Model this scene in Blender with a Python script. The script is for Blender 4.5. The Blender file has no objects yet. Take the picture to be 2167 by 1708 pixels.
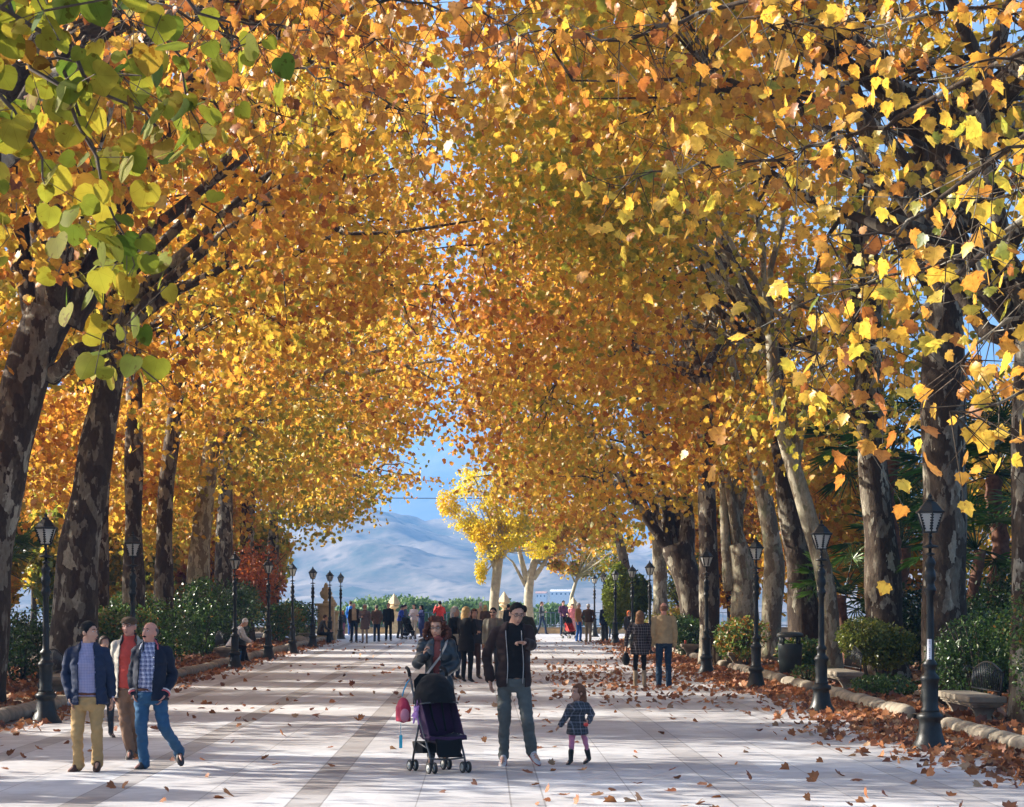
import bpy, bmesh, math, random
import numpy as np
from mathutils import Vector, Matrix, noise as mnoise
R = math.radians
rng = np.random.default_rng(7)
random.seed(7)
S = bpy.context.scene
COL = S.collection
# ---------------------------------------------------------------- camera, world, sun, exposure
EYE = 1.85; HY = 1270.0
cam = bpy.data.cameras.new('camera'); camo = bpy.data.objects.new('camera', cam); COL.objects.link(camo)
camo.location = (0, 0, EYE); camo.rotation_euler = (R(90), 0, 0)
cam.sensor_width = 36; cam.lens = 36*4760/2167.0
cam.shift_x = (2167/2-1022)/2167.0
cam.shift_y = (HY-1708/2)/2167.0
cam.clip_start = .1; cam.clip_end = 30000
S.camera = camo
SUN_EL, SUN_AZ = 26.0, 17.0      # elevation; degrees behind the left-hand side of the view
sdir = Vector((-math.cos(R(SUN_AZ))*math.cos(R(SUN_EL)), math.sin(R(SUN_AZ))*math.cos(R(SUN_EL)), math.sin(R(SUN_EL))))
W = bpy.data.worlds.new('World'); S.world = W; W.use_nodes = True
wn = W.node_tree.nodes; wl = W.node_tree.links
sky = wn.new('ShaderNodeTexSky'); sky.sky_type = 'NISHITA'; sky.sun_disc = False
sky.sun_elevation = R(SUN_EL); sky.sun_rotation = math.atan2(sdir.x, sdir.y)
sky.air_density = 1.0; sky.dust_density = 7.0; sky.ozone_density = 1.5
wl.new(sky.outputs[0], wn['Background'].inputs[0]); wn['Background'].inputs[1].default_value = .072
sl = bpy.data.lights.new('sun', 'SUN'); so = bpy.data.objects.new('sun', sl); COL.objects.link(so)
sl.energy = 5.0; sl.angle = R(.5); sl.color = (1, .93, .82)
so.rotation_euler = sdir.to_track_quat('Z', 'Y').to_euler(); so.location = sdir*60
S.view_settings.view_transform = 'Standard'; S.view_settings.look = 'None'
S.view_settings.exposure = 1.86; S.view_settings.gamma = 1; S.view_settings.use_curve_mapping = False
S.render.engine = 'CYCLES'
cy = S.cycles
cy.max_bounces = 6; cy.diffuse_bounces = 3; cy.glossy_bounces = 2; cy.transmission_bounces = 4; cy.volume_bounces = 0
cy.transparent_max_bounces = 6; cy.use_denoising = True; cy.sample_clamp_indirect = 6; cy.caustics_reflective = False; cy.caustics_refractive = False
# ---------------------------------------------------------------- helpers
def G(px, py):                       # picture point on the ground (2167-wide picture) -> world
    d = EYE*4760/(py-HY); return Vector(((px-1022)/4760*d, d, 0))
def P(px, py, d):                    # picture point at distance d
    return Vector(((px-1022)/4760*d, d, EYE+(HY-py)/4760*d))
def tag(o, label=None, cat=None, group=None, kind=None):
    if label: o['label'] = label
    if cat: o['category'] = cat
    if group: o['group'] = group
    if kind: o['kind'] = kind
    return o
def empty(name, loc, rz=0, label=None, cat=None, group=None):
    o = bpy.data.objects.new(name, None); COL.objects.link(o)
    o.location = loc; o.rotation_euler = (0, 0, rz); o.empty_display_size = .2
    return tag(o, label, cat, group)
def link_mesh(name, me, mat, parent=None, smooth=True):
    if mat is not None: me.materials.append(mat)
    if smooth: me.polygons.foreach_set('use_smooth', [True]*len(me.polygons))
    o = bpy.data.objects.new(name, me); COL.objects.link(o)
    if parent is not None: o.parent = parent
    return o
class MB:
    "collects vertices and faces"
    def __init__(s): s.v = []; s.f = []
    def add(s, vs, fs):
        n = len(s.v); s.v += [tuple(v) for v in vs]; s.f += [tuple(i+n for i in f) for f in fs]; return s
    def box(s, c, sz, rz=0, taper=1, M=None):
        x, y, z = (a/2 for a in sz); vs = []
        for k in (-1, 1):
            t = taper if k > 0 else 1
            for a, b in ((-1, -1), (1, -1), (1, 1), (-1, 1)):
                vs.append(Vector((a*x*t, b*y*t, k*z)))
        Mx = M or Matrix.Rotation(rz, 3, 'Z')
        vs = [Mx@v+Vector(c) for v in vs]
        return s.add(vs, [(3, 2, 1, 0), (4, 5, 6, 7), (0, 1, 5, 4), (1, 2, 6, 5), (2, 3, 7, 6), (3, 0, 4, 7)])
    def tube(s, pts, rad, n=8, caps=True, flat=1.0, up=None, nz=0, nf=1.5, seed=0):
        pts = [Vector(p) for p in pts]; m = len(pts)
        if not hasattr(rad, '__len__'): rad = [rad]*m
        vs = []; U = None
        for i, p in enumerate(pts):
            t = (pts[min(i+1, m-1)]-pts[max(i-1, 0)])
            t = t.normalized() if t.length > 1e-9 else Vector((0, 0, 1))
            if U is None:
                a = Vector(up) if up is not None else (Vector((1, 0, 0)) if abs(t.x) < .8 else Vector((0, 1, 0)))
                U = (a-t*a.dot(t)).normalized()
            else: U = (U-t*U.dot(t)).normalized()
            Vv = t.cross(U)
            for k in range(n):
                an = 2*math.pi*k/n; r = rad[i]
                q = U*math.cos(an)*r+Vv*math.sin(an)*r*flat
                if nz:
                    w = p+q; q = q*(1+nz*mnoise.noise(Vector((w.x*nf+seed, w.y*nf, w.z*nf*.6))))
                vs.append(p+q)
        fs = [(i*n+k, i*n+(k+1) % n, (i+1)*n+(k+1) % n, (i+1)*n+k) for i in range(m-1) for k in range(n)]
        if caps: fs += [tuple(range(n-1, -1, -1)), tuple((m-1)*n+k for k in range(n))]
        return s.add(vs, fs)
    def lathe(s, prof, n=16, c=(0, 0, 0), flute=0, fl=(0, 0)):
        vs = []
        for r, z in prof:
            for k in range(n):
                a = 2*math.pi*k/n
                rr = r*(1-(flute if (k % 2 and fl[0] <= z <= fl[1]) else 0))
                vs.append((c[0]+rr*math.cos(a), c[1]+rr*math.sin(a), c[2]+z))
        m = len(prof)
        fs = [(i*n+k, i*n+(k+1) % n, (i+1)*n+(k+1) % n, (i+1)*n+k) for i in range(m-1) for k in range(n)]
        fs += [tuple(range(n-1, -1, -1)), tuple((m-1)*n+k for k in range(n))]
        return s.add(vs, fs)
    def ball(s, c, r, nu=12, nv=8, M=None):
        rr = (r, r, r) if not hasattr(r, '__len__') else r
        vs = []
        for j in range(nv+1):
            t = math.pi*j/nv
            t = min(max(t, .02), math.pi-.02)
            for k in range(nu):
                a = 2*math.pi*k/nu
                q = Vector((rr[0]*math.sin(t)*math.cos(a), rr[1]*math.sin(t)*math.sin(a), rr[2]*math.cos(t)))
                if M is not None: q = M@q
                vs.append(q+Vector(c))
        fs = [(j*nu+k, (j+1)*nu+k, (j+1)*nu+(k+1) % nu, j*nu+(k+1) % nu) for j in range(nv) for k in range(nu)]
        fs += [tuple(range(nu)), tuple(nv*nu+k for k in range(nu-1, -1, -1))]
        return s.add(vs, fs)
    def cap(s, a, b, ra, rb, n=12):  # tapered capsule as closed solids
        s.ball(a, ra, n, 8); s.ball(b, rb, n, 8)
        a, b = Vector(a), Vector(b)
        if (b-a).length > 1e-4: s.tube([a, b], [ra, rb], n)
        return s
    def loft(s, rows, n=20):         # rows: centre, half-axis U, half-axis V
        vs = []
        for c, U, V in rows:
            c, U, V = Vector(c), Vector(U), Vector(V)
            vs += [c+U*math.cos(2*math.pi*k/n)+V*math.sin(2*math.pi*k/n) for k in range(n)]
        m = len(rows)
        fs = [(i*n+k, i*n+(k+1) % n, (i+1)*n+(k+1) % n, (i+1)*n+k) for i in range(m-1) for k in range(n)]
        fs += [tuple(range(n-1, -1, -1)), tuple((m-1)*n+k for k in range(n))]
        return s.add(vs, fs)
    def build(s, name, mat, parent=None, smooth=True, bevel=0):
        me = bpy.data.meshes.new(name); me.from_pydata(s.v, [], s.f); me.update()
        bm = bmesh.new(); bm.from_mesh(me); bmesh.ops.recalc_face_normals(bm, faces=bm.faces)
        if bevel: bmesh.ops.bevel(bm, geom=bm.edges[:], offset=bevel, segments=2, affect='EDGES', profile=.6)
        bm.to_mesh(me); bm.free()
        return link_mesh(name, me, mat, parent, smooth)
# ---------------------------------------------------------------- materials
def nmat(name):
    m = bpy.data.materials.new(name); m.use_nodes = True
    nt = m.node_tree; return m, nt, nt.nodes, nt.links, nt.nodes['Principled BSDF']
def ramp(N, stops, interp='LINEAR'):
    r = N.new('ShaderNodeValToRGB'); cr = r.color_ramp; cr.interpolation = interp
    while len(cr.elements) < len(stops): cr.elements.new(.5)
    for e, (p, c) in zip(cr.elements, stops): e.position = p; e.color = (*c[:3], 1)
    return r
def simple(name, col, rough=.7, var=.25, scale=8, bump=.3, bscale=None, metal=0, spec=.5, sheen=0, dist=.01):
    m, nt, N, L, B = nmat(name)
    tc = N.new('ShaderNodeTexCoord'); nz = N.new('ShaderNodeTexNoise')
    nz.inputs['Scale'].default_value = scale; nz.inputs['Detail'].default_value = 5
    L.new(tc.outputs['Object'], nz.inputs['Vector'])
    r = ramp(N, [(.3, [c*(1-var) for c in col]), (.7, [min(1, c*(1+var)) for c in col])])
    L.new(nz.outputs[0], r.inputs[0]); L.new(r.outputs[0], B.inputs['Base Color'])
    B.inputs['Roughness'].default_value = rough; B.inputs['Metallic'].default_value = metal
    B.inputs['Specular IOR Level'].default_value = spec
    if sheen: B.inputs['Sheen Weight'].default_value = sheen
    if bump:
        n2 = N.new('ShaderNodeTexNoise'); n2.inputs['Scale'].default_value = bscale or scale*4; n2.inputs['Detail'].default_value = 4
        L.new(tc.outputs['Object'], n2.inputs['Vector'])
        b = N.new('ShaderNodeBump'); b.inputs['Strength'].default_value = bump; b.inputs['Distance'].default_value = dist
        L.new(n2.outputs[0], b.inputs['Height']); L.new(b.outputs[0], B.inputs['Normal'])
    return m
def leaf_mat(name, stops, trans=.5, rough=.42, spec=.5, veins=0):
    m, nt, N, L, B = nmat(name)
    a = N.new('ShaderNodeAttribute'); a.attribute_name = 'hue'
    r = ramp(N, stops); L.new(a.outputs['Fac'], r.inputs[0])
    tc = N.new('ShaderNodeTexCoord'); nz = N.new('ShaderNodeTexNoise'); nz.inputs['Scale'].default_value = 22
    L.new(tc.outputs['Object'], nz.inputs['Vector'])
    mx = N.new('ShaderNodeMix'); mx.data_type = 'RGBA'; mx.blend_type = 'MULTIPLY'; mx.inputs[0].default_value = .6
    r2 = ramp(N, [(.35, (.62, .55, .5)), (.6, (1, 1, 1))]); L.new(nz.outputs[0], r2.inputs[0])
    L.new(r.outputs[0], mx.inputs[6]); L.new(r2.outputs[0], mx.inputs[7])
    col = mx.outputs[2]
    if veins:                                  # veins and browned blotches laid out on each leaf's own surface
        at = N.new('ShaderNodeAttribute'); at.attribute_name = 'lc'; sx = N.new('ShaderNodeSeparateXYZ'); L.new(at.outputs['Vector'], sx.inputs[0])
        def M(op, p, q=None):
            n = N.new('ShaderNodeMath'); n.operation = op
            for i, v in enumerate((p, q)):
                if v is None: continue
                if hasattr(v, 'links'): L.new(v, n.inputs[i])
                else: n.inputs[i].default_value = v
            return n.outputs[0]
        an = M('ARCTAN2', sx.outputs[0], M('SUBTRACT', sx.outputs[1], .04)); rr = M('ADD', M('POWER', M('ABSOLUTE', sx.outputs[0]), 1.0), sx.outputs[1])
        vn = M('LESS_THAN', M('MULTIPLY', M('ABSOLUTE', M('SINE', M('MULTIPLY', an, veins))), M('ADD', rr, .12)), .045)
        m2 = N.new('ShaderNodeMix'); m2.data_type = 'RGBA'; m2.blend_type = 'MULTIPLY'; L.new(M('MULTIPLY', vn, .55), m2.inputs[0]); L.new(col, m2.inputs[6]); m2.inputs[7].default_value = (.62, .55, .35, 1)
        n4 = N.new('ShaderNodeTexNoise'); n4.inputs['Scale'].default_value = 34; n4.inputs['Detail'].default_value = 3; L.new(tc.outputs['Object'], n4.inputs['Vector'])
        bl = M('GREATER_THAN', M('ADD', n4.outputs[0], M('MULTIPLY', M('ABSOLUTE', M('SUBTRACT', rr, .55)), .14)), .66)
        m3 = N.new('ShaderNodeMix'); m3.data_type = 'RGBA'; m3.blend_type = 'MULTIPLY'; L.new(M('MULTIPLY', bl, .7), m3.inputs[0]); L.new(m2.outputs[2], m3.inputs[6]); m3.inputs[7].default_value = (.5, .28, .15, 1); col = m3.outputs[2]
    L.new(col, B.inputs['Base Color']); B.inputs['Roughness'].default_value = rough
    B.inputs['Specular IOR Level'].default_value = spec
    t = N.new('ShaderNodeBsdfTranslucent'); L.new(col, t.inputs[0])
    ms = N.new('ShaderNodeMixShader'); ms.inputs[0].default_value = trans
    L.new(B.outputs[0], ms.inputs[1]); L.new(t.outputs[0], ms.inputs[2])
    L.new(ms.outputs[0], N['Material Output'].inputs[0])
    return m
AUT = [(0, (.17, .23, .03)), (.14, (.36, .36, .045)), (.28, (.74, .56, .07)), (.46, (.80, .49, .06)), (.66, (.72, .34, .05)), (.84, (.50, .18, .035)), (1, (.26, .09, .025))]
M_LEAF = leaf_mat('plane_leaf', AUT, trans=.55)
M_LEAFN = leaf_mat('near_plane_leaf', AUT, trans=.55, veins=2.5)
M_YEL = leaf_mat('poplar_leaf', [(0, (.62, .60, .04)), (.4, (.95, .74, .04)), (1, (.9, .58, .03))], trans=.55)
M_LIME = leaf_mat('lime_leaf', [(0, (.08, .14, .018)), (.45, (.25, .25, .025)), (.8, (.36, .28, .03)), (1, (.24, .12, .02))], trans=.55, veins=4, rough=.65, spec=.15)
M_LITTER = leaf_mat('dry_leaf', [(0, (.42, .29, .17)), (.2, (.42, .17, .05)), (.5, (.26, .08, .03)), (.75, (.38, .14, .035)), (.9, (.20, .07, .03)), (1, (.10, .04, .025))], trans=.15, rough=.6)
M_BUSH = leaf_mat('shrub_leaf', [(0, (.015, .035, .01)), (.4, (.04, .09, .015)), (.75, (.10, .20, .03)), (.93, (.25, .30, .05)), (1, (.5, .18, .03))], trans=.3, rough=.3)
M_BUSHY = leaf_mat('yellowing_shrub_leaf', [(0, (.06, .10, .02)), (.4, (.20, .24, .03)), (.75, (.42, .38, .05)), (1, (.5, .18, .03))], trans=.4, rough=.35)
M_RUST = leaf_mat('rust_leaf', [(0, (.12, .14, .02)), (.3, (.38, .14, .02)), (1, (.5, .12, .02))], trans=.4)
M_PALM = leaf_mat('palm_leaf', [(0, (.02, .06, .015)), (.6, (.05, .13, .02)), (1, (.14, .28, .04))], trans=.3, rough=.35)
M_THUJA = leaf_mat('thuja_leaf', [(0, (.08, .13, .01)), (.5, (.20, .28, .02)), (1, (.36, .42, .04))], trans=.35, rough=.5)
def bark_mat(name, cols, sc=2.2):
    m, nt, N, L, B = nmat(name)
    tc = N.new('ShaderNodeTexCoord'); mp = N.new('ShaderNodeMapping'); mp.inputs['Scale'].default_value = (1, 1, .45)
    L.new(tc.outputs['Object'], mp.inputs[0])
    n2 = N.new('ShaderNodeTexNoise'); n2.inputs['Scale'].default_value = sc*2.2; n2.inputs['Detail'].default_value = 5
    n3 = N.new('ShaderNodeTexNoise'); n3.inputs['Scale'].default_value = 22; n3.inputs['Detail'].default_value = 7; n3.inputs['Roughness'].default_value = .7
    for n in (n2, n3): L.new(mp.outputs[0], n.inputs['Vector'])
    dv = N.new('ShaderNodeVectorMath'); dv.operation = 'MULTIPLY_ADD'; L.new(n2.outputs[1], dv.inputs[0]); dv.inputs[1].default_value = (.55, .55, .55); L.new(mp.outputs[0], dv.inputs[2])
    vo = N.new('ShaderNodeTexVoronoi'); vo.inputs['Scale'].default_value = sc*2.6; L.new(dv.outputs[0], vo.inputs['Vector'])
    sv = N.new('ShaderNodeSeparateColor'); L.new(vo.outputs['Color'], sv.inputs[0])
    ad = N.new('ShaderNodeMath'); ad.operation = 'MULTIPLY_ADD'; L.new(n2.outputs[0], ad.inputs[0]); ad.inputs[1].default_value = .8; L.new(sv.outputs[0], ad.inputs[2])
    r = ramp(N, [(.0, cols[0]), (.80, cols[0]), (.82, cols[1]), (1.0, cols[1]), (1.02, cols[2]), (1.22, cols[2]), (1.24, cols[3])])
    sc_ = N.new('ShaderNodeMath'); sc_.operation = 'MULTIPLY'; sc_.inputs[1].default_value = 1/1.5; L.new(ad.outputs[0], sc_.inputs[0])
    for e, p_ in zip(r.color_ramp.elements, (0, .54, .59, .71, .76, .86, .90)): e.position = p_
    L.new(sc_.outputs[0], r.inputs[0])
    mx = N.new('ShaderNodeMix'); mx.data_type = 'RGBA'; mx.blend_type = 'MULTIPLY'; mx.inputs[0].default_value = .7
    r3 = ramp(N, [(.32, (.42, .38, .36)), (.62, (1, 1, 1))]); L.new(n3.outputs[0], r3.inputs[0])
    L.new(r.outputs[0], mx.inputs[6]); L.new(r3.outputs[0], mx.inputs[7]); L.new(mx.outputs[2], B.inputs['Base Color'])
    B.inputs['Roughness'].default_value = .85; B.inputs['Specular IOR Level'].default_value = .25
    b = N.new('ShaderNodeBump'); b.inputs['Strength'].default_value = .6; b.inputs['Distance'].default_value = .05
    ab = N.new('ShaderNodeMath'); ab.operation = 'ADD'; L.new(ad.outputs[0], ab.inputs[0]); L.new(n3.outputs[0], ab.inputs[1])
    L.new(ab.outputs[0], b.inputs['Height']); L.new(b.outputs[0], B.inputs['Normal'])
    return m
M_BARK = bark_mat('plane_bark', [(.062, .042, .028), (.095, .068, .045), (.22, .19, .14), (.42, .39, .30)])
M_BARKP = bark_mat('pale_plane_bark', [(.22, .18, .12), (.40, .37, .26), (.50, .46, .34), (.30, .30, .19)])
M_TWIG = simple('twig_bark', (.07, .045, .03), .8, .3, 10)
M_POP = simple('poplar_bark', (.40, .35, .24), .8, .25, 5, .6)
M_PTRUNK = simple('palm_fibre', (.16, .07, .04), .9, .4, 12, .8)
M_STEM = simple('shrub_wood', (.06, .045, .03), .85, .3, 12)
# ---------------------------------------------------------------- foliage
def star(pts, lift):
    v = [(0, .42, lift)]+[(x, y, -lift*.6*(abs(x)*2)) for x, y in pts]
    n = len(pts); f = [(0, 1+i, 1+(i+1) % n) for i in range(n)]
    return np.array(v, float), np.array(f)
_h = [(.0, .04), (.22, -.05), (.34, .07), (.46, .09), (.50, .19), (.61, .27), (.47, .38), (.46, .50), (.53, .66), (.42, .62), (.29, .68), (.17, .85)]
PLANE = star([(x, y) for x, y in _h]+[(0, 1.05)]+[(-x, y) for x, y in _h[:0:-1]], .07)
PLANE_F = star([(0, 0), (.34, .0), (.58, .26), (.38, .42), (.46, .68), (.2, .66), (0, 1.0), (-.2, .66), (-.46, .68), (-.38, .42), (-.58, .26), (-.34, .0)], .08)
PLANE_FF = (np.array([(0, 0, 0), (.52, .2, -.06), (.32, .75, .0), (0, 1, -.1), (-.32, .75, .05), (-.52, .2, 0)], float), np.array([(0, 1, 2), (0, 2, 3), (0, 3, 4), (0, 4, 5)]))
OVAL = (np.array([(0, 0, 0), (.26, .35, -.06), (.2, .75, -.04), (0, 1, 0), (-.2, .75, -.04), (-.26, .35, -.06)], float), np.array([(0, 1, 2), (0, 2, 3), (0, 3, 4), (0, 4, 5)]))
DIAM = (np.array([(0, 0, 0), (.35, .45, -.05), (0, 1, 0), (-.35, .45, -.05)], float), np.array([(0, 1, 2), (0, 2, 3)]))
_a = np.linspace(-.42, 2*math.pi-.42-.0, 14)
HEART = star([(.0, .06), (.2, -.06), (.42, .02), (.53, .22), (.5, .47), (.36, .7), (.16, .88), (0, .98), (-.16, .88), (-.36, .7), (-.5, .47), (-.53, .22), (-.42, .02), (-.2, -.06)], .022)
def leaves(name, pos, size, hue, mat, parent, tmpl=PLANE_F, droop=.8, nrm=None, rnd=None, axis=None):
    """pos (N,3); one flat little leaf at each, tip hanging by droop"""
    rnd = rnd or rng
    N = len(pos); T, F = tmpl
    ax = rnd.normal(size=(N, 3)); ax /= np.linalg.norm(ax, axis=1)[:, None]
    ax = ax+np.array([0, 0, -droop*1.6])*rnd.uniform(.2, 1.3, (N, 1))
    if axis is not None: ax = axis+.5*rnd.normal(size=(N, 3))
    ax /= np.linalg.norm(ax, axis=1)[:, None]
    nn = rnd.normal(size=(N, 3)) if nrm is None else nrm+.6*rnd.normal(size=(N, 3))
    nn -= ax*np.sum(nn*ax, 1)[:, None]; nn /= np.linalg.norm(nn, axis=1)[:, None]
    xx = np.cross(ax, nn)
    s = size*rnd.uniform(.6, 1.25, (N, 1, 1))
    curl = rnd.uniform(-1.5, 3, (N, 1, 1))
    V = pos[:, None, :]+s*(T[None, :, 0:1]*xx[:, None]+T[None, :, 1:2]*ax[:, None]+curl*T[None, :, 2:3]*nn[:, None])
    k = len(T); m = len(F)
    me = bpy.data.meshes.new(name)
    me.vertices.add(N*k); me.vertices.foreach_set('co', V.reshape(-1).astype(np.float32))
    fi = (F[None]+(np.arange(N)*k)[:, None, None]).reshape(-1)
    me.loops.add(len(fi)); me.loops.foreach_set('vertex_index', fi.astype(np.int32))
    me.polygons.add(N*m); me.polygons.foreach_set('loop_start', (np.arange(N*m)*3).astype(np.int32))
    me.update(calc_edges=True)
    at = me.attributes.new('hue', 'FLOAT', 'POINT')
    h = np.clip(hue, 0, 1).repeat(k)+np.tile(np.where(np.arange(k) == 0, -.03, .03), N)
    at.data.foreach_set('value', np.clip(h, 0, 1).astype(np.float32))
    if mat.name.startswith(('near', 'lime')):
        a2 = me.attributes.new('lc', 'FLOAT_VECTOR', 'POINT'); a2.data.foreach_set('vector', np.tile(T, (N, 1)).reshape(-1).astype(np.float32))
    return link_mesh(name, me, mat, parent, smooth=False)
_K = rng.normal(size=(24, 3)); _PH = rng.uniform(0, 6.28, 24)
def field(p, sc):                    # cheap smooth noise 0..1
    a = np.sin(p@(_K.T/sc)+_PH); return .5+.5*np.tanh(a.sum(1)/np.sqrt(24)*1.6)
def under(x, d):                     # height of the canopy's underside over the promenade
    xl = np.array([-30, -10, -8, -5.5, -3.2, -1.5, 0, 3, 6.5, 8, 30]); zl = np.array([2.8, 2.8, 4.4, 6.0, 7.9, 9.4, 9.0, 7.4, 5.2, 4.6, 4.2])
    zr = np.array([2.6, 2.6, 3.8, 5.1, 7.1, 6.8, 5.6, 4.3, 3.9, 4.2, 4.0]); t = np.clip((np.asarray(d)-50)/35., 0, 1)
    return np.interp(x, xl, zl)*(1-t)+np.interp(x, xl, zr)*t
def canopy_ok(p, rnd):
    z0 = under(p[:, 0], p[:, 1])+1.2*(field(p, 1.1)-.5)+2.2*(field(p+77, 2.6)-.45)
    ok = p[:, 2] > z0
    seam = np.exp(-((p[:, 0]+1.3)/1.25)**2)*(p[:, 2] < 17)
    dens = np.clip((field(p+31, 1.9)-.42)*3.8, .0, 1)*(1-.74*seam)
    thin = (p[:, 0] > 4.3) & (p[:, 2] < 13) & (p[:, 1] < 47)      # the right row's trunks stay open to view
    dens = dens*np.where(thin, .13, 1)
    return ok & (rnd.uniform(size=len(p)) < dens)
def bez(a, b, c, n=7):
    return [a*(1-t)**2+b*2*t*(1-t)+c*t*t for t in [i/(n-1) for i in range(n)]]
def jit(pts, s): return [p if i in (0,) else p+Vector(rng.normal(size=3)*s) for i, p in enumerate(pts)]
def plane_tree(label, trunk, C, RR, nleaf, hue=.5, size=.2, tmpl=PLANE_F, extra=(), limbs=9, bark=None, group='plane trees lining the promenade', twigs=240, check=True, clsz=.55):
    """trunk: [(x,y,z,r)...] world; extra: further hand-laid limbs; C, RR: crown centre and radii"""
    bark = bark or M_BARK; size *= .84; nleaf = int(nleaf*(1.12 if C[0] < 0 and C[1] < 50 else .95)); hue -= .0
    base = Vector(trunk[0][:3]); root = empty('plane_tree', base, label=label, cat='tree', group=group)
    mb = MB()
    def toL(p): return Vector(p[:3])-base
    tp = []                           # densify trunk
    for i in range(len(trunk)-1):
        a, b = trunk[i], trunk[i+1]; n = max(2, int(abs(b[2]-a[2])/.45))
        for k in range(n):
            t = k/n; tp.append([a[j]*(1-t)+b[j]*t for j in range(4)])
    tp.append(list(trunk[-1]))
    sm = [tp[0]]+[[(tp[i-1][j]+2*tp[i][j]+tp[i+1][j])/4 for j in range(4)] for i in range(1, len(tp)-1)]+[tp[-1]]
    rads = [q[3]*(1+.35*math.exp(-(q[2]-base.z)*2.2)) for q in sm]
    mb.tube([toL(q) for q in sm], rads, 18, nz=.24, nf=1.1, seed=base.y)
    nodes = []
    for e in extra:
        pts = [Vector(q[:3]) for q in e]; rs = [q[3] for q in e]; pp = []; rr = []
        for i in range(len(pts)-1):
            for k in range(5):
                t = k/5; pp.append(pts[i].lerp(pts[i+1], t)); rr.append(rs[i]*(1-t)+rs[i+1]*t)
        pp.append(pts[-1]); rr.append(rs[-1])
        pp = [pp[0]]+[(pp[i-1]+pp[i]*2+pp[i+1])/4+Vector(rng.normal(size=3)*.015) for i in range(1, len(pp)-1)]+[pp[-1]]
        mb.tube([p-base for p in pp], rr, 10, nz=.12, nf=2, seed=base.y); nodes += pp[len(pp)//2:]
    top = Vector(trunk[-1][:3]); r0 = trunk[-1][3]; C = Vector(C)
    tries = 0; made = 0
    while made < limbs and tries < 200:
        tries += 1
        q = Vector(rng.normal(size=3)); q.normalize(); q *= rng.uniform(.55, .92)
        t = C+Vector((q.x*RR[0], q.y*RR[1], q.z*RR[2]))
        if t.z < under(t.x, t.y)+.8 or t.z < top.z-1: continue
        mid = top.lerp(t, .45)+Vector((0, 0, (t-top).length*.18))
        pp = jit(bez(top-Vector((0, 0, r0)), mid, t, 9), .12); rr = [r0*.44*(1-i/8.)**.8+.018 for i in range(9)]
        mb.tube([p-base for p in pp], rr, 8, nz=.1, nf=2); nodes += pp[2:]; made += 1
        for k in range(4):
            a = pp[rng.integers(3, 8)]; b = a+Vector(rng.normal(size=3)*np.array([1.3, 1.3, .8]))
            if check and b.z < under(b.x, b.y): continue
            sb = jit(bez(a, a.lerp(b, .5)+Vector((0, 0, .25)), b, 5), .06)
            mb.tube([p-base for p in sb], [.05, .04, .03, .022, .012], 5); nodes += sb[1:]
    # leaf clusters
    per = 14; nc = int(nleaf/per*2.4)
    u = rng.normal(size=(nc, 3)); u /= np.linalg.norm(u, axis=1)[:, None]
    rad = rng.uniform(.25, 1, nc)**.5
    cp = np.array(C)+u*rad[:, None]*np.array(RR)
    if check: cp = cp[canopy_ok(cp, rng)]
    cp = cp[:int(nleaf/per)]
    if C.x < 0 and check and C.y > 20:            # outer side of the left crowns hangs lower, thickened to shade the walk
        ns = 620 if C.y > 33 else 300; u = rng.normal(size=(ns, 3)); u /= np.linalg.norm(u, axis=1)[:, None]
        sk = np.array([C.x-5.8, C.y, 6.6])+u*rng.uniform(.2, 1, (ns, 1))*np.array([2.6, 4.2, 3.6]); sk = sk[(sk[:, 0] < -8.7) & (field(sk, 1.6) > .44)]
        cp = np.vstack([cp, sk])
    nd = np.array([tuple(n) for n in nodes]) if nodes else np.array([tuple(top)])
    tw = MB()
    for c in cp[rng.permutation(len(cp))[:twigs]]:
        a = nd[np.argmin(((nd-c)**2).sum(1))]
        if np.linalg.norm(a-c) > 2.0: continue
        A, B = Vector(a)-base, Vector(c)-base
        mb.tube([A, A.lerp(B, .5)+Vector(rng.normal(size=3)*.12)+Vector((0, 0, .15)), B], [.026, .017, .007], 4, caps=False)
    mb.build('trunk', bark, root)
    pos = (cp[:, None]+rng.normal(size=(len(cp), per, 3))*np.array([clsz*1.1, clsz*1.1, clsz*.28])).reshape(-1, 3)
    if check: pos = pos[pos[:, 2] > under(pos[:, 0], pos[:, 1])-1.1]
    h = np.maximum(hue+.36*(field(pos, 1.6)-.5)+.16*(field(pos+9, 6)-.5)+rng.normal(size=len(pos))*.17-.03, .06+.1*rng.uniform(size=len(pos)))
    o = leaves('crown', pos-np.array(base), size, h, M_LEAF, root, tmpl, nrm=None)
    return root
def D(px, py, d, r):                 # trunk node given in the picture at its distance; r = radius in metres
    p = P(px, py, d); return (p.x, p.y, p.z, r)
def DG(px, d, r): return ((px-1022)/4760*d, d, -.05, r)
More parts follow.
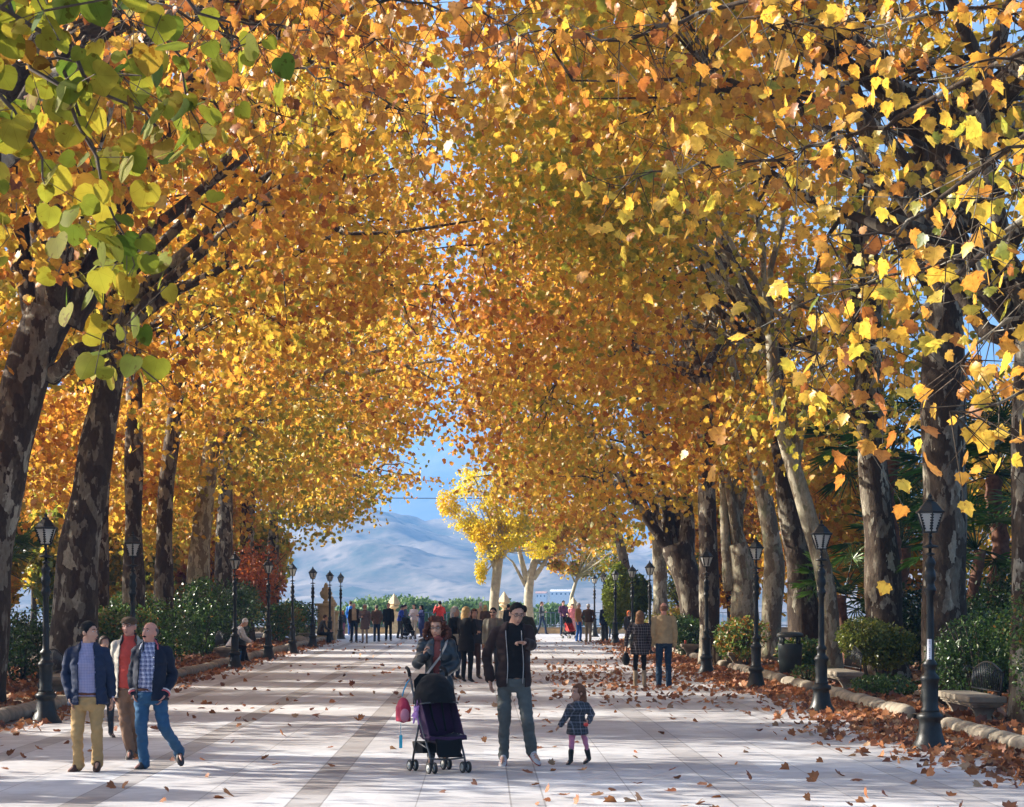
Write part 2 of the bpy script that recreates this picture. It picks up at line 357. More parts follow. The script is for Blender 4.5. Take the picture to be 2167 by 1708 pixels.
# left row ------------------------------------------------------------
T = plane_tree
T('great mottled plane tree leaning in from the left edge of the photo', [DG(-58, 37, .44), D(-20, 1150, 37, .37), D(32, 900, 37, .34), D(76, 730, 37, .37), D(105, 655, 37, .42)], (-5.6, 36, 11.2), (6.2, 5.2, 6.6), 15000, .55, .19, PLANE,
  extra=[[D(150, 690, 37, .22), D(200, 600, 37, .17), D(330, 480, 36, .10), D(520, 330, 35, .05)], [D(80, 690, 37, .22), D(60, 560, 37, .2), D(40, 300, 37, .1)], [D(110, 800, 37, .14), D(160, 745, 36.6, .12), D(210, 725, 36.4, .11)]])
T('second plane tree on the left with a pale sunlit edge, leaning towards the walk', [DG(150, 44, .50), D(168, 1150, 44, .40), D(205, 950, 44, .32), D(232, 800, 44, .28), D(240, 690, 44, .24)], (-5.2, 44.5, 11.5), (6.2, 5, 7), 15000, .52, .2, PLANE_F,
  extra=[[D(238, 720, 44, .17), D(330, 640, 44, .13), D(480, 560, 43, .07)]])
T('straight dark plane tree on the left, a lantern before its trunk', [DG(283, 54, .30), D(283, 1100, 54, .23), D(284, 850, 54, .2), D(286, 700, 54, .17)], (-5.0, 53, 11.5), (6.4, 5, 7), 14000, .52, .2)
T('dark slender plane tree standing third behind the left hedge', [DG(345, 63, .30), D(347, 1050, 63, .22), D(372, 860, 63, .2), D(400, 700, 63, .16)], (-4.9, 62, 11.5), (6.2, 5.2, 7), 13000, .48, .21)
T('pale grey plane tree leaning right behind the green left shrub', [DG(412, 72, .46), D(425, 1150, 72, .34), D(440, 1000, 72, .28), D(455, 900, 72, .22)], (-5.2, 72, 11.5), (6.0, 5.5, 7), 13000, .45, .22, bark=M_BARKP)
T('plane tree deep in the left row behind the dark laurel', [DG(470, 82, .40), D(476, 1100, 82, .3), D(480, 900, 82, .2)], (-5.4, 82, 11), (5.6, 5.2, 6.8), 11000, .42, .22, PLANE_FF)
T('plane tree near the far end of the left row', [DG(520, 92, .36), D(525, 1100, 92, .28), D(530, 950, 92, .2)], (-5.6, 91, 10.5), (5.4, 5, 6.4), 10000, .40, .23, PLANE_FF)
T('last plane tree of the left row before the view opens', [DG(575, 101, .34), D(578, 1150, 101, .25), D(580, 1000, 101, .18)], (-6.6, 100, 9.5), (5.6, 4.5, 5.6), 9000, .36, .23, PLANE_FF)
T('plane tree left of the camera whose boughs hang into the top of the view', [(-8.2, 28, -.05, .45), (-8, 28, 3, .38), (-7.6, 28, 6, .34)], (-4.8, 27.5, 10.5), (6.4, 5, 6), 13000, .58, .18, PLANE)
T('dark plane trunk close behind the second left tree', [DG(205, 58, .32), D(208, 1150, 58, .27), D(215, 1000, 58, .22), D(225, 850, 58, .2)], (-12, 58, 11), (3.6, 4, 5), 4500, .42, .2)
# right row -----------------------------------------------------------
T('plane tree cut by the right edge of the photo, smooth grey trunk', [DG(2205, 32, .36), D(2190, 1180, 32, .33), D(2178, 1000, 32, .28), D(2185, 700, 32, .26)], (6.8, 31, 11), (6.4, 5, 6.4), 13000, .42, .19, PLANE)
T('broad dark plane tree behind the stickered lamp post, forking high up', [DG(2010, 38, .40), D(2000, 1150, 38, .37), D(1998, 850, 38, .36), D(2000, 600, 38, .33), D(2008, 350, 38, .36), D(2010, 270, 38, .38)], (6.4, 38.5, 11.5), (6.6, 5, 7), 15000, .46, .19, PLANE,
  extra=[[D(2030, 290, 38, .3), D(2090, 230, 37.6, .25), D(2175, 130, 37, .24), D(2260, 60, 36.5, .2)], [D(1985, 280, 38, .24), D(1925, 235, 38, .18), D(1890, 180, 37.6, .1)], [D(2060, 260, 38, .13), D(2085, 170, 38, .1), D(2110, 60, 38, .06)], [D(1975, 600, 38.4, .2), D(1900, 480, 38.8, .24), D(1945, 330, 39, .2), D(1990, 240, 39, .1)]])
T('tall plane tree with a knobbly scar halfway up its sunlit trunk', [DG(1880, 48, .42), D(1868, 1200, 48, .36), D(1848, 1000, 48, .31), D(1838, 850, 48, .30), D(1840, 620, 48, .25), D(1838, 500, 48, .17), D(1846, 350, 48, .17), D(1820, 220, 48, .15), D(1790, 130, 48, .12)], (6.2, 47.5, 11.5), (6.4, 5.2, 7), 15000, .47, .19, PLANE_F,
  extra=[[D(1820, 700, 48, .16), D(1800, 500, 48, .17), D(1822, 330, 48, .12)], [D(1790, 130, 48, .12), D(1740, 60, 48, .1), D(1700, -40, 48, .06)], [D(1800, 240, 48, .07), D(1700, 200, 48, .04)], [D(1815, 875, 47.8, .12), D(1808, 870, 47.6, .1)]])
T('slim greenish plane tree whose pale limb curves up behind a lantern', [DG(1762, 50, .22), D(1758, 1300, 50, .2), D(1742, 1200, 50, .19), D(1700, 1060, 50, .18), D(1668, 960, 50, .17), D(1642, 850, 50, .16), D(1632, 700, 50, .13)], (5.6, 50, 11.5), (5.6, 4, 6.6), 8000, .45, .2, bark=M_BARKP,
  extra=[[D(1683, 1000, 50, .12), D(1695, 880, 50, .12), D(1720, 760, 50, .1), D(1725, 660, 50, .06)]])
T('dark thick plane tree standing behind the litter bin', [DG(1712, 57, .46), D(1695, 1200, 57, .36), D(1665, 1050, 57, .28), D(1648, 920, 57, .24), D(1640, 720, 57, .2)], (5.8, 57, 11.5), (6.2, 5, 7), 14000, .5, .2)
T('cream and brown plane tree left of the litter bin, splitting into thin pale stems', [DG(1628, 64, .30), D(1640, 1200, 64, .28), D(1622, 1060, 64, .23), D(1590, 950, 64, .16), D(1560, 820, 64, .12), D(1540, 720, 64, .08)], (5.6, 65, 11.3), (6.2, 5, 7), 13000, .48, .21, bark=M_BARKP)
T('stumpy swollen plane tree with slim pale shoots, behind the bright green bush', [DG(1576, 69, .42), D(1575, 1200, 69, .4), D(1562, 1150, 69, .3)], (7.5, 70, 10), (4, 4, 5), 6000, .45, .22, limbs=3, bark=M_BARKP,
  extra=[[D(1570, 1160, 69, .18), D(1545, 1060, 69, .1), D(1500, 930, 69, .07)], [D(1545, 1250, 69, .2), D(1535, 1140, 69, .16), D(1528, 1000, 69, .1)]])
T('slim dark plane trunk just behind a lamp post, right of the pollard', [DG(1502, 62, .28), D(1500, 1150, 62, .26), D(1495, 980, 62, .24), D(1490, 800, 62, .18)], (4.9, 74, 11), (6, 5, 7), 12000, .5, .22, PLANE_FF)
T('pollarded plane tree with a gnarled fork and one black slanting limb', [DG(1480, 76, .50), D(1462, 1260, 76, .44), D(1440, 1180, 76, .48), D(1430, 1150, 76, .45)], (4.6, 84, 10.5), (6.4, 6, 6.6), 12000, .5, .23, PLANE_FF,
  extra=[[D(1425, 1180, 76, .24), D(1390, 1125, 76, .18), D(1340, 1060, 76, .13), D(1300, 1000, 76, .07)], [D(1452, 1170, 76, .3), D(1455, 1080, 76, .22), D(1445, 950, 76, .12)], [D(1415, 1160, 76, .12), D(1405, 1080, 76, .09), D(1398, 960, 76, .06)]])
T('pale plane tree far down the right row behind the lantern', [DG(1398, 88, .34), D(1396, 1180, 88, .27), D(1390, 1000, 88, .2)], (4.8, 94, 10.2), (6.3, 5, 6.2), 11000, .44, .23, PLANE_FF, bark=M_BARKP)
T('farthest plane tree of the right row, dark leaning trunk', [DG(1345, 100, .3), D(1320, 1180, 100, .22), D(1290, 1060, 100, .16)], (3.6, 103, 9.6), (5.4, 4, 4.6), 8000, .4, .23, PLANE_FF)
# near tree at the right, out of frame trunk, hanging sprays seen large
def sprays(label, trunkp, lst, size, tmpl, mat, hue, name='plane_tree', bark=None, droop=1.0, spread=.17, hv=.16, group=None, lpm=30, frontal=.0):
    base = Vector(trunkp[0][:3]); root = empty(name, base, label=label, cat='tree', group=group)
    mb = MB(); mb.tube([Vector(q[:3])-base for q in trunkp], [q[3] for q in trunkp], 12, nz=.1)
    top = Vector(trunkp[-1][:3]); allp = []; hh = []
    for poly in lst:
        d = poly[0][2]; pts = [P(x, y, dd) for x, y, dd in poly[1:]]; dens = poly[0][0]; hs = poly[0][1]
        pp = []
        for i in range(len(pts)-1):
            L_ = (pts[i+1]-pts[i]).length; n = max(2, int(L_/.12))
            pp += [pts[i].lerp(pts[i+1], k/n)+Vector(rng.normal(size=3)*.018) for k in range(n)]
        pp.append(pts[-1]); m = len(pp)
        mb.tube([p-base for p in pp], [d*(1-.8*i/(m-1)) for i in range(m)], 5, caps=False)
        if dens:
            start = pp[0]
            mid = start.lerp(top, .5)+Vector((0, 0, .4))
            mb.tube([p-base for p in bez(top, mid, start, 6)], [d*2.2, d*2, d*1.8, d*1.5, d*1.2, d], 5, caps=False)
            L_ = sum((pp[i+1]-pp[i]).length for i in range(m-1)); n = int(L_*lpm*dens)
            for k in range(n):
                q = pp[rng.integers(0, m)]; w = q+Vector(rng.normal(size=3)*spread)+Vector((0, 0, -spread*.5))
                allp.append(tuple(w-base)); hh.append(hs+rng.normal()*hv)
                if k % 2 == 0: mb.tube([q-base, w-base], [.003*spread/.17, .0015], 3, caps=False)
    mb.build('trunk', bark or M_TWIG, root)
    ap = np.array(allp); nr = None
    if frontal: nr = np.tile(np.array([0, -frontal, .2]), (len(ap), 1))
    leaves('crown', ap, size, np.array(hh)+hue, mat, root, tmpl, droop, nrm=nr)
    return root
sprays('near plane tree right of the camera with big green and orange leaves hanging in view', [(7.5, 15, -.05, .4), (7.2, 15, 4, .33), (6.6, 15, 6.5, .28)],
  [[(1, 0, .02), (2330, 700, 13), (2230, 800, 13), (2120, 850, 13), (2010, 870, 13)],
   [(.7, .12, .02), (2330, 560, 14), (2200, 590, 14), (2080, 620, 14)],
   [(.6, -.1, .02), (2330, 420, 15), (2150, 470, 15), (1960, 560, 15), (1780, 620, 15), (1680, 650, 15)],
   [(1, -.2, .02), (2330, 330, 14), (2200, 400, 14), (2090, 430, 14), (2050, 520, 14)],
   [(.7, .1, .02), (2330, 150, 16), (2100, 120, 16), (1960, 170, 16)],
   [(1, .0, .02), (1900, 260, 18), (1650, 330, 18), (1450, 360, 18), (1290, 390, 18)],
   [(1, .15, .02), (2330, 30, 17), (2050, 20, 17), (1800, 60, 17), (1560, 40, 17)],
   [(.8, .2, .02), (1500, 20, 19), (1300, 90, 19), (1150, 60, 19), (980, 120, 19)],
   [(1, .1, .02), (2200, 640, 15), (2100, 700, 15), (2030, 760, 15), (2020, 800, 15)],
   [(.5, .25, .02), (1990, 420, 16), (1900, 500, 16), (1750, 500, 16)],
   [(.9, .2, .02), (1900, 700, 17), (1750, 780, 17), (1650, 700, 17)],
   [(.8, -.15, .02), (2330, 240, 13), (2220, 290, 13), (2130, 330, 13), (2080, 350, 13)]],
  .116, PLANE, M_LEAFN, .47, bark=M_BARK, spread=.32, group='plane trees lining the promenade', lpm=62, frontal=.2)
sprays('near plane tree left of the camera with orange leaves hanging at the top', [(-7.5, 19, -.05, .4), (-7.2, 19, 4, .33), (-6.6, 19, 7, .28)],
  [[(1, .2, .02), (100, -60, 19), (400, 30, 19), (620, 60, 19), (860, 90, 19)],
   [(1, .1, .02), (300, -60, 21), (560, 120, 21), (760, 190, 21), (900, 260, 21)],
   [(.9, .25, .02), (200, 0, 20), (450, 150, 20), (600, 260, 20)],
   [(.9, .1, .02), (600, -80, 18), (800, 0, 18), (1000, 20, 18), (1100, 60, 18)]],
  .112, PLANE, M_LEAFN, .50, bark=M_BARK, spread=.32, group='plane trees lining the promenade', lpm=58, frontal=.2)
# green-leaved lime branches hanging very near at the top left
sprays('lime tree bough with round green leaves hanging close at the top left corner', [(-3.4, 4.4, -.05, .2), (-3.3, 4.5, 2, .17), (-2.9, 4.8, 3.6, .12)],
  [[(1, .1, .008), (-80, -40, 5.6), (40, 60, 5.6), (140, 200, 5.5), (200, 330, 5.5), (255, 470, 5.5), (285, 560, 5.5)],
   [(1, .0, .007), (60, -60, 5.8), (110, 20, 5.8), (140, 180, 5.8), (170, 320, 5.8), (230, 560, 5.8), (248, 700, 5.8), (265, 740, 5.8)],
   [(1, .15, .006), (140, 110, 5.5), (230, 180, 5.5), (330, 260, 5.5), (370, 275, 5.5)],
   [(.9, -.1, .006), (200, -50, 5.9), (330, 60, 5.9), (400, 200, 5.9), (440, 260, 5.9)],
   [(.7, -.2, .006), (330, -40, 6), (430, 40, 6), (500, 90, 6), (560, 120, 6)],
   [(1, .1, .007), (-80, 120, 5.3), (30, 230, 5.3), (100, 330, 5.3), (110, 420, 5.3)],
   [(1, .0, .006), (-80, 10, 5.4), (40, 10, 5.4), (200, 20, 5.4), (330, 60, 5.4)],
   [(.8, .15, .006), (-60, 300, 5.5), (0, 420, 5.5), (20, 500, 5.5)],
   [(.0, 0, .004), (255, 740, 5.8), (300, 780, 5.8), (350, 820, 5.8), (370, 850, 5.8)],
   [(1, .1, .006), (-80, 60, 5.7), (60, 130, 5.7), (180, 120, 5.7), (300, 160, 5.7)]],
  .064, HEART, M_LIME, .42, name='lime_tree', spread=.06, hv=.24, lpm=54, frontal=.7)
# ---------------------------------------------------------------- shrubs, background trees
def bush(name, label, cat, x, y, R3, n, mat, size=.09, z0=0, hue=.45, stems=5, tmpl=OVAL, group=None, clip=None, noise=.35, lobes=6, trunk_h=0, hs=.35):
    if not trunk_h: n = int(n*1.5); z0 *= .5
    root = empty(name, (x, y, 0), label=label, cat=cat, group=group)
    mb = MB(); cz = z0+R3[2]
    if trunk_h:
        mb.tube([(0, 0, -.05), (.05, 0, trunk_h*.5), (-.03, .02, trunk_h), (0, 0, cz+R3[2]*.3)], [.13*trunk_h**.3, .1*trunk_h**.3, .08, .03], 8, nz=.2)
        for k in range(10):
            a = rng.uniform(0, 6.28); b = (math.cos(a)*R3[0]*.8, math.sin(a)*R3[1]*.8, cz+R3[2]*rng.uniform(-.4, .7))
            mb.tube(bez(Vector((0, 0, trunk_h*.8)), Vector((b[0]*.4, b[1]*.4, b[2]*.7+.3)), Vector(b), 5), [.06, .045, .03, .02, .01], 5)
    else:
        for k in range(stems):
            a = rng.uniform(0, 6.28); b = Vector((math.cos(a)*R3[0]*.6, math.sin(a)*R3[1]*.6, cz+R3[2]*.5))
            mb.tube(bez(Vector((b.x*.2, b.y*.2, -.03)), Vector((b.x*.5, b.y*.5, cz)), b, 4), [.03, .024, .018, .008], 5)
    mb.build('stem' if not trunk_h else 'trunk', M_STEM, root)
    lc = rng.normal(size=(lobes, 3)); lc /= np.linalg.norm(lc, axis=1)[:, None]; lc *= .45
    lc = np.vstack([lc, [[0, 0, 0]]]); lr = np.append(rng.uniform(.45, .62, lobes), .75)
    k = rng.integers(0, lobes+1, n); u = rng.normal(size=(n, 3)); u /= np.linalg.norm(u, axis=1)[:, None]
    p = lc[k]+u*(lr[k]*rng.uniform(.5, 1.02, n)**.5)[:, None]
    nr = u.copy()
    p = p*np.array(R3)+np.array([0, 0, cz]); wp = p+np.array([x, y, 0])
    keep = (p[:, 2] > .05) & (rng.uniform(size=n) < np.clip((field(wp, .45)-.15)*2.8, .2, 1))
    if clip: keep &= clip(wp)
    p = p[keep]; wp = wp[keep]; nr = nr[keep]
    h = hue+hs*(field(wp, .5)-.5)+rng.normal(size=len(p))*.17
    leaves('foliage' if not trunk_h else 'crown', p, size, h, mat, root, tmpl, droop=.3, nrm=nr)
    return root
LH = 'shrubs of the left hedge'; RH = 'shrubs of the right hedge'
bush('shrub', 'tall dark laurel shrub at the left edge under the leaning plane', 'shrub', -9.6, 36, (1.9, 2.2, 1.0), 6500, M_BUSH, .085, .25, .3, group=LH)
bush('shrub', 'dark evergreen shrub behind the first left lamp post', 'shrub', -9.9, 41.5, (1.5, 2.2, .95), 5500, M_BUSH, .085, .1, .32, group=LH)
bush('shrub', 'blackish shrub filling the gap behind the three walking men', 'shrub', -9.6, 47, (1.6, 2.2, 1.0), 5500, M_BUSH, .09, .1, .28, group=LH)
bush('shrub', 'light green leafy shrub behind the man in the checked shirt', 'shrub', -8.9, 53, (1.7, 2.2, .95), 6500, M_BUSH, .10, .15, .72, group=LH)
bush('shrub', 'dark shrub just right of the light green one on the left', 'shrub', -9.3, 61, (1.7, 2.5, 1.15), 5500, M_BUSH, .10, .1, .4, group=LH)
bush('shrub', 'large dark laurel by the grey litter bin', 'shrub', -8.9, 70, (1.5, 2.6, 1.45), 6000, M_BUSH, .11, .1, .38, group=LH)
bush('shrub', 'tall dark shrub among the lamp posts far on the left', 'shrub', -8.9, 80, (1.5, 2.8, 1.5), 5500, M_BUSH, .12, .1, .42, group=LH)
bush('small_tree', 'rust red shrub glowing behind the row of left lamps', 'small tree', -9.2, 88, (1.9, 2.2, 1.7), 6500, M_RUST, .16, 1.0, .7, trunk_h=1.2)
bush('shrub', 'green shrub under the rust red one', 'shrub', -8.6, 94, (1.2, 2.4, 1.0), 4500, M_BUSH, .12, .1, .66, group=LH)
bush('shrub', 'last dark shrub of the left hedge with a low ragged outline', 'shrub', -8.5, 102, (1.2, 2.6, .95), 4000, M_BUSH, .13, .05, .5, group=LH)
bush('potted_plant', 'little round green plant by the far left kerb', 'plant', -7.75, 97, (.42, .4, .38), 900, M_BUSH, .1, .35, .85, group=None)
bush('shrub', 'vivid glossy green bush right of the couple seen from behind', 'shrub', 6.9, 60, (.85, 1.4, .80), 4500, M_BUSH, .10, .1, .72, group=RH)
bush('shrub', 'small glossy bush between the bright bush and the litter bin', 'shrub', 7.7, 55, (.8, 1.2, .55), 2600, M_BUSH, .095, .05, .68, group=RH)
bush('shrub', 'round yellowing bush on bare stems right of the litter bin', 'shrub', 7.85, 45.0, (.95, 1.0, .62), 9000, M_BUSHY, .075, .75, .45, group=RH, stems=9)
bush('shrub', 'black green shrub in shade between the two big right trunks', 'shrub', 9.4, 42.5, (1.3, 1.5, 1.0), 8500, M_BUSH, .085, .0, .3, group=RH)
bush('shrub', 'low creeping shrub spilling over the kerb beyond the near bench', 'shrub', 7.25, 41, (.8, 1.0, .24), 1800, M_BUSH, .06, .12, .5, group=RH)
bush('shrub', 'small ivy clump on the kerb beside the middle bench', 'shrub', 6.75, 46.8, (.42, .6, .26), 1300, M_BUSH, .06, .08, .66, group=RH)
bush('shrub', 'dense dark shrub behind the near iron fence panel', 'shrub', 7.95, 35.6, (1.05, 1.0, .95), 11000, M_BUSH, .062, .1, .5, group=RH)
bush('shrub', 'big loose shrub with orange leaves caught in it at the right edge', 'shrub', 7.95, 30.7, (1.1, 1.1, 1.2), 12000, M_BUSH, .06, .12, .62, group=RH)
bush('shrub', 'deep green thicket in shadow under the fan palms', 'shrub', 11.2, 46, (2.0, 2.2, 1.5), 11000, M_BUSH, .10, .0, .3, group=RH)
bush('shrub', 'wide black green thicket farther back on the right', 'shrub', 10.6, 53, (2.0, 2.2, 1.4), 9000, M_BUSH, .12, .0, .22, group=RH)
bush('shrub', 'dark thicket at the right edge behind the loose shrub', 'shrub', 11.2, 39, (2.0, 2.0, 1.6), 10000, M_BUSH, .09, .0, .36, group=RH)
bush('shrub', 'dark clipped shrub low behind the pollarded plane', 'shrub', 6.6, 72, (1.1, 2, .72), 3600, M_BUSH, .11, .05, .36, group=RH)
bush('shrub', 'orange tinged bush beyond the bald man', 'shrub', 6.9, 82, (1.1, 2, .80), 3600, M_BUSHY, .13, .1, .62, group=RH)
bush('small_tree', 'loose yellow green tree between the thuja and the pollard', 'small tree', 8.2, 90, (1.5, 2, 1.7), 6500, M_BUSHY, .14, .5, .4, trunk_h=1.0)
bush('thuja', 'yellow green thuja, a pointed flame shape left of the far right lamps', 'tree', 5.7, 96.5, (.78, .78, 1.72), 16000, M_THUJA, .12, .12, .7, trunk_h=.3, lobes=1, tmpl=DIAM, hs=.2)
bush('thuja', 'darker green thuja just behind the yellow green one', 'tree', 6.75, 99.5, (.75, .75, 1.75), 9000, M_THUJA, .16, .1, .15, trunk_h=.3, lobes=2, tmpl=DIAM, hs=.2)
# background trees of the garden (low, so that the sun still reaches the walk; unseen left ones added to shade it)
_kinds = ['yellow leaved garden tree', 'green leaved garden tree', 'orange leaved garden tree']
_bg = [(-20, 74, 3.4, 6.4, .22, 'behind the two nearest left trunks'), (-16.5, 92, 3.2, 7.2, .12, 'glimpsed between the left plane trunks'), (-14.5, 110, 3.4, 8.2, .36, 'far behind the light green shrub'),
       (-24, 98, 4, 10.5, .28, 'far left behind the first lantern'), (-12.6, 118, 2.6, 7.2, .28, 'at the far left end of the garden'), (-19, 116, 4, 11, .40, 'rising beyond the left hedge'), (-29, 119, 5, 14, .18, 'tallest one far behind on the left'),
       (-17, 60, 2.4, 6, .14, 'just right of the leaning left trunk'), (-15, 82, 2.6, 8.5, .34, 'behind the straight dark left trunk'), (-13.2, 100, 2.6, 9, .24, 'behind the pale grey left plane'), (-24, 82, 3.4, 9.5, .5, 'left of the second left tree, far off'),
       (-11.5, 93, 2.0, 6.8, .44, 'above the rust red shrub'), (-35, 108, 5, 13, .38, 'at the far left edge'),
       (-12.6, 24, 2.2, 5.6, .3, 'added out of view left of the camera to shade the walk'), (-15.5, 31, 2.6, 7.6, .3, 'added out of view left for shade, second'), (-12.4, 38, 2.0, 6.0, .2, 'added unseen just outside the left edge for shade'), (-16.5, 45, 2.6, 8.4, .4, 'added unseen outside the left edge farther back for shade'), (-13, 52, 2.0, 6.6, .3, 'at the left edge behind the leaning trunk, added for shade'), (-18, 20, 3, 9, .3, 'added out of view left for shade, third'),  # added beyond the left edge to cast shade streaks on the walk
       (-19, 66, 2.6, 9.5, .3, 'seen between the two leaning left trunks'), (-13.2, 74, 1.9, 7, .2, 'behind the dark slender left trunk'),
       (-21, 34, 3, 10, .3, 'added out of view left for shade, fourth'), (-22, 50, 3, 11, .3, 'added out of view left for shade, fifth'), (-17.5, 100, 3.2, 11.5, .3, 'left of the lamp row, behind the dark slender trunk'), (-15.5, 68, 1.8, 7.5, .3, 'close behind the second leaning left trunk'), (-10.8, 104, 2, 7, .3, 'low golden one at the end of the left row'), (-16, 106, 3, 9, .24, 'broad one filling the end of the left garden'), (-22, 110, 3.6, 11, .36, 'behind the leaning left trunks, farther off'), (-13.5, 88, 2.2, 6.5, .2, 'low green gold one behind the left hedge'),  # the first two are unseen, added as shade casters
       (16, 62, 3.4, 8.0, .2, 'behind the palms'), (20, 80, 4, 12, .5, 'far behind the broad right trunk'), (13, 88, 3.2, 11, .52, 'behind the right row of trunks'), (11, 108, 3.4, 10.5, .5, 'at the far right end of the garden'),
       (17.5, 52, 3, 8.5, .35, 'near the right edge behind the fan palms'), (25, 100, 5, 14, .4, 'tallest one far behind on the right'), (17, 116, 4, 12.5, .6, 'reddish against the mountain on the right'),
       (12.5, 70, 2.8, 9.5, .48, 'behind the dark trunk by the litter bin'), (15, 98, 3.2, 12, .34, 'behind the stumpy swollen plane'), (10.5, 96, 2.2, 7.5, .56, 'behind the gnarled pollard'), (21, 66, 3.5, 10.5, .28, 'behind the scarred right trunk')]
for i, (x, y, r, h, hu, wh) in enumerate(_bg):
    bush('garden_tree', _kinds[1 if hu < .25 else (2 if hu > .45 else 0)]+' '+wh, 'tree', x, y, (r, r*.9, h/2-.6), (9500 if y > 58 else 9000) if x < 0 else 8000, M_LEAF, .20 if y < 90 else .25, .9, hu, trunk_h=h*.3, tmpl=PLANE_FF, group='garden trees behind the rows', hs=.3, lobes=9)
# yellow trees at the end of the walk
def yellow_tree(label, pts, limbs, lobes, n, sz, mat=M_YEL, bark=M_POP, name='poplar_tree', hue=.5, clsz=.3):
    base = Vector(pts[0][:3]); root = empty(name, base, label=label, cat='tree'); mb = MB()
    mb.tube([Vector(q[:3])-base for q in pts], [q[3] for q in pts], 12, nz=.12, nf=2)
    for l in limbs: mb.tube([p+Vector((0,0,0)) for p in jit([Vector(q[:3])-base for q in l], .03)], [q[3] for q in l], 7, nz=.1)
    tot = sum(a[3]*a[4] for a in lobes); ps = []
    for (px, py, d, rx, rz) in lobes:
        c = P(px, py, d); k = int(n*rx*rz/tot); u = rng.normal(size=(k, 3)); u /= np.linalg.norm(u, axis=1)[:, None]
        ps.append(np.array(c)+u*(rng.uniform(.15, 1.25, k)**.5)[:, None]*np.array([rx, rx, rz]))
        for _ in range(7):
            v = Vector(rng.normal(size=3)).normalized(); a = Vector(pts[-1][:3])-base; b = c-base+Vector((v.x*rx, v.y*rx, v.z*rz))*.8
            mb.tube(bez(a, a.lerp(b, .5)+Vector((0, 0, -.1)), b, 5), [.04, .03, .02, .012, .006], 5)
    mb.build('trunk', bark, root)
    p = np.vstack(ps); p = p[rng.uniform(size=len(p)) < np.clip((field(p, .35)-.3)*3, .03, 1)]
    leaves('crown', p-np.array(base), sz, hue+rng.normal(size=len(p))*.25+.5*(field(p, .8)-.5), mat, root, PLANE_FF if sz > .15 else DIAM)
    return root
def yg(px, d, r): return ((px-1022)/4760*d, d, -.03, r)
yellow_tree('butter yellow poplar glowing in the middle of the far end', [yg(1043, 110, .27), D(1046, 1270, 110, .22), D(1053, 1200, 110, .23), D(1060, 1165, 110, .16)],
  [[D(1050, 1210, 110, .14), D(1030, 1150, 110, .1), D(990, 1080, 110, .05)], [D(1062, 1180, 110, .15), D(1085, 1140, 110, .09), D(1120, 1080, 110, .04)], [D(1058, 1180, 110, .12), D(1055, 1100, 110, .08), D(1040, 1000, 110, .03)]],
  [(1040, 1120, 110, 1.15, .85), (985, 1090, 110, 1.05, .75), (950, 1060, 110, .55, .8), (1080, 1080, 110, 1.4, 1.1), (1010, 1030, 110, 1.2, 1.1), (1140, 1110, 110, 1.1, .9), (1150, 1060, 110, 1.0, 1.0), (1018, 1200, 110, .28, .8), (1085, 1010, 110, 1.0, 1.0), (1140, 1160, 111, .9, .45), (1060, 1150, 109.5, 1.0, .5), (1000, 1120, 109.5, .9, .5), (1040, 1165, 109.6, .8, .4), (1075, 1130, 109.3, 1.1, .7)], 38000, .13)
yellow_tree('pale trunked plane with golden leaves just right of the poplar', [yg(1122, 116, .26), D(1118, 1270, 116, .22), D(1122, 1215, 116, .24), D(1135, 1190, 116, .10)],
  [[D(1115, 1230, 116, .17), D(1100, 1180, 116, .13), D(1090, 1130, 116, .07)], [D(1120, 1230, 116, .15), D(1130, 1180, 116, .12), D(1150, 1130, 116, .07)], [D(1128, 1225, 116, .16), D(1148, 1200, 116, .12), D(1180, 1150, 116, .05)], [D(1112, 1240, 116, .1), D(1085, 1190, 116, .06), D(1062, 1170, 116, .03)]],
  [(1160, 1120, 116, 1.4, .9), (1215, 1100, 116, 1.5, .9), (1150, 1150, 115, .9, .5), (1180, 1195, 116, .45, .25), (1110, 1120, 116, 1, .7), (1260, 1120, 116, 1.2, .8)], 13000, .18, M_LEAF, hue=.27, name='plane_tree')
yellow_tree('young leaning tree with thin yellow leaves before the far railing', [yg(1200, 128, .11), D(1210, 1260, 128, .1), D(1222, 1220, 128, .08)],
  [[D(1218, 1235, 128, .06), D(1200, 1200, 128, .03), D(1190, 1180, 128, .02)], [D(1221, 1228, 128, .06), D(1245, 1200, 128, .03), D(1275, 1180, 128, .02)]],
  [(1195, 1190, 128, .9, .8), (1250, 1195, 128, 1.1, .8), (1225, 1160, 128, 1.4, .8), (1290, 1170, 126, 1.0, .9), (1180, 1150, 128, 1, .6), (1310, 1130, 124, 1.2, 1)], 6500, .17, M_LEAF, hue=.36, name='plane_tree')
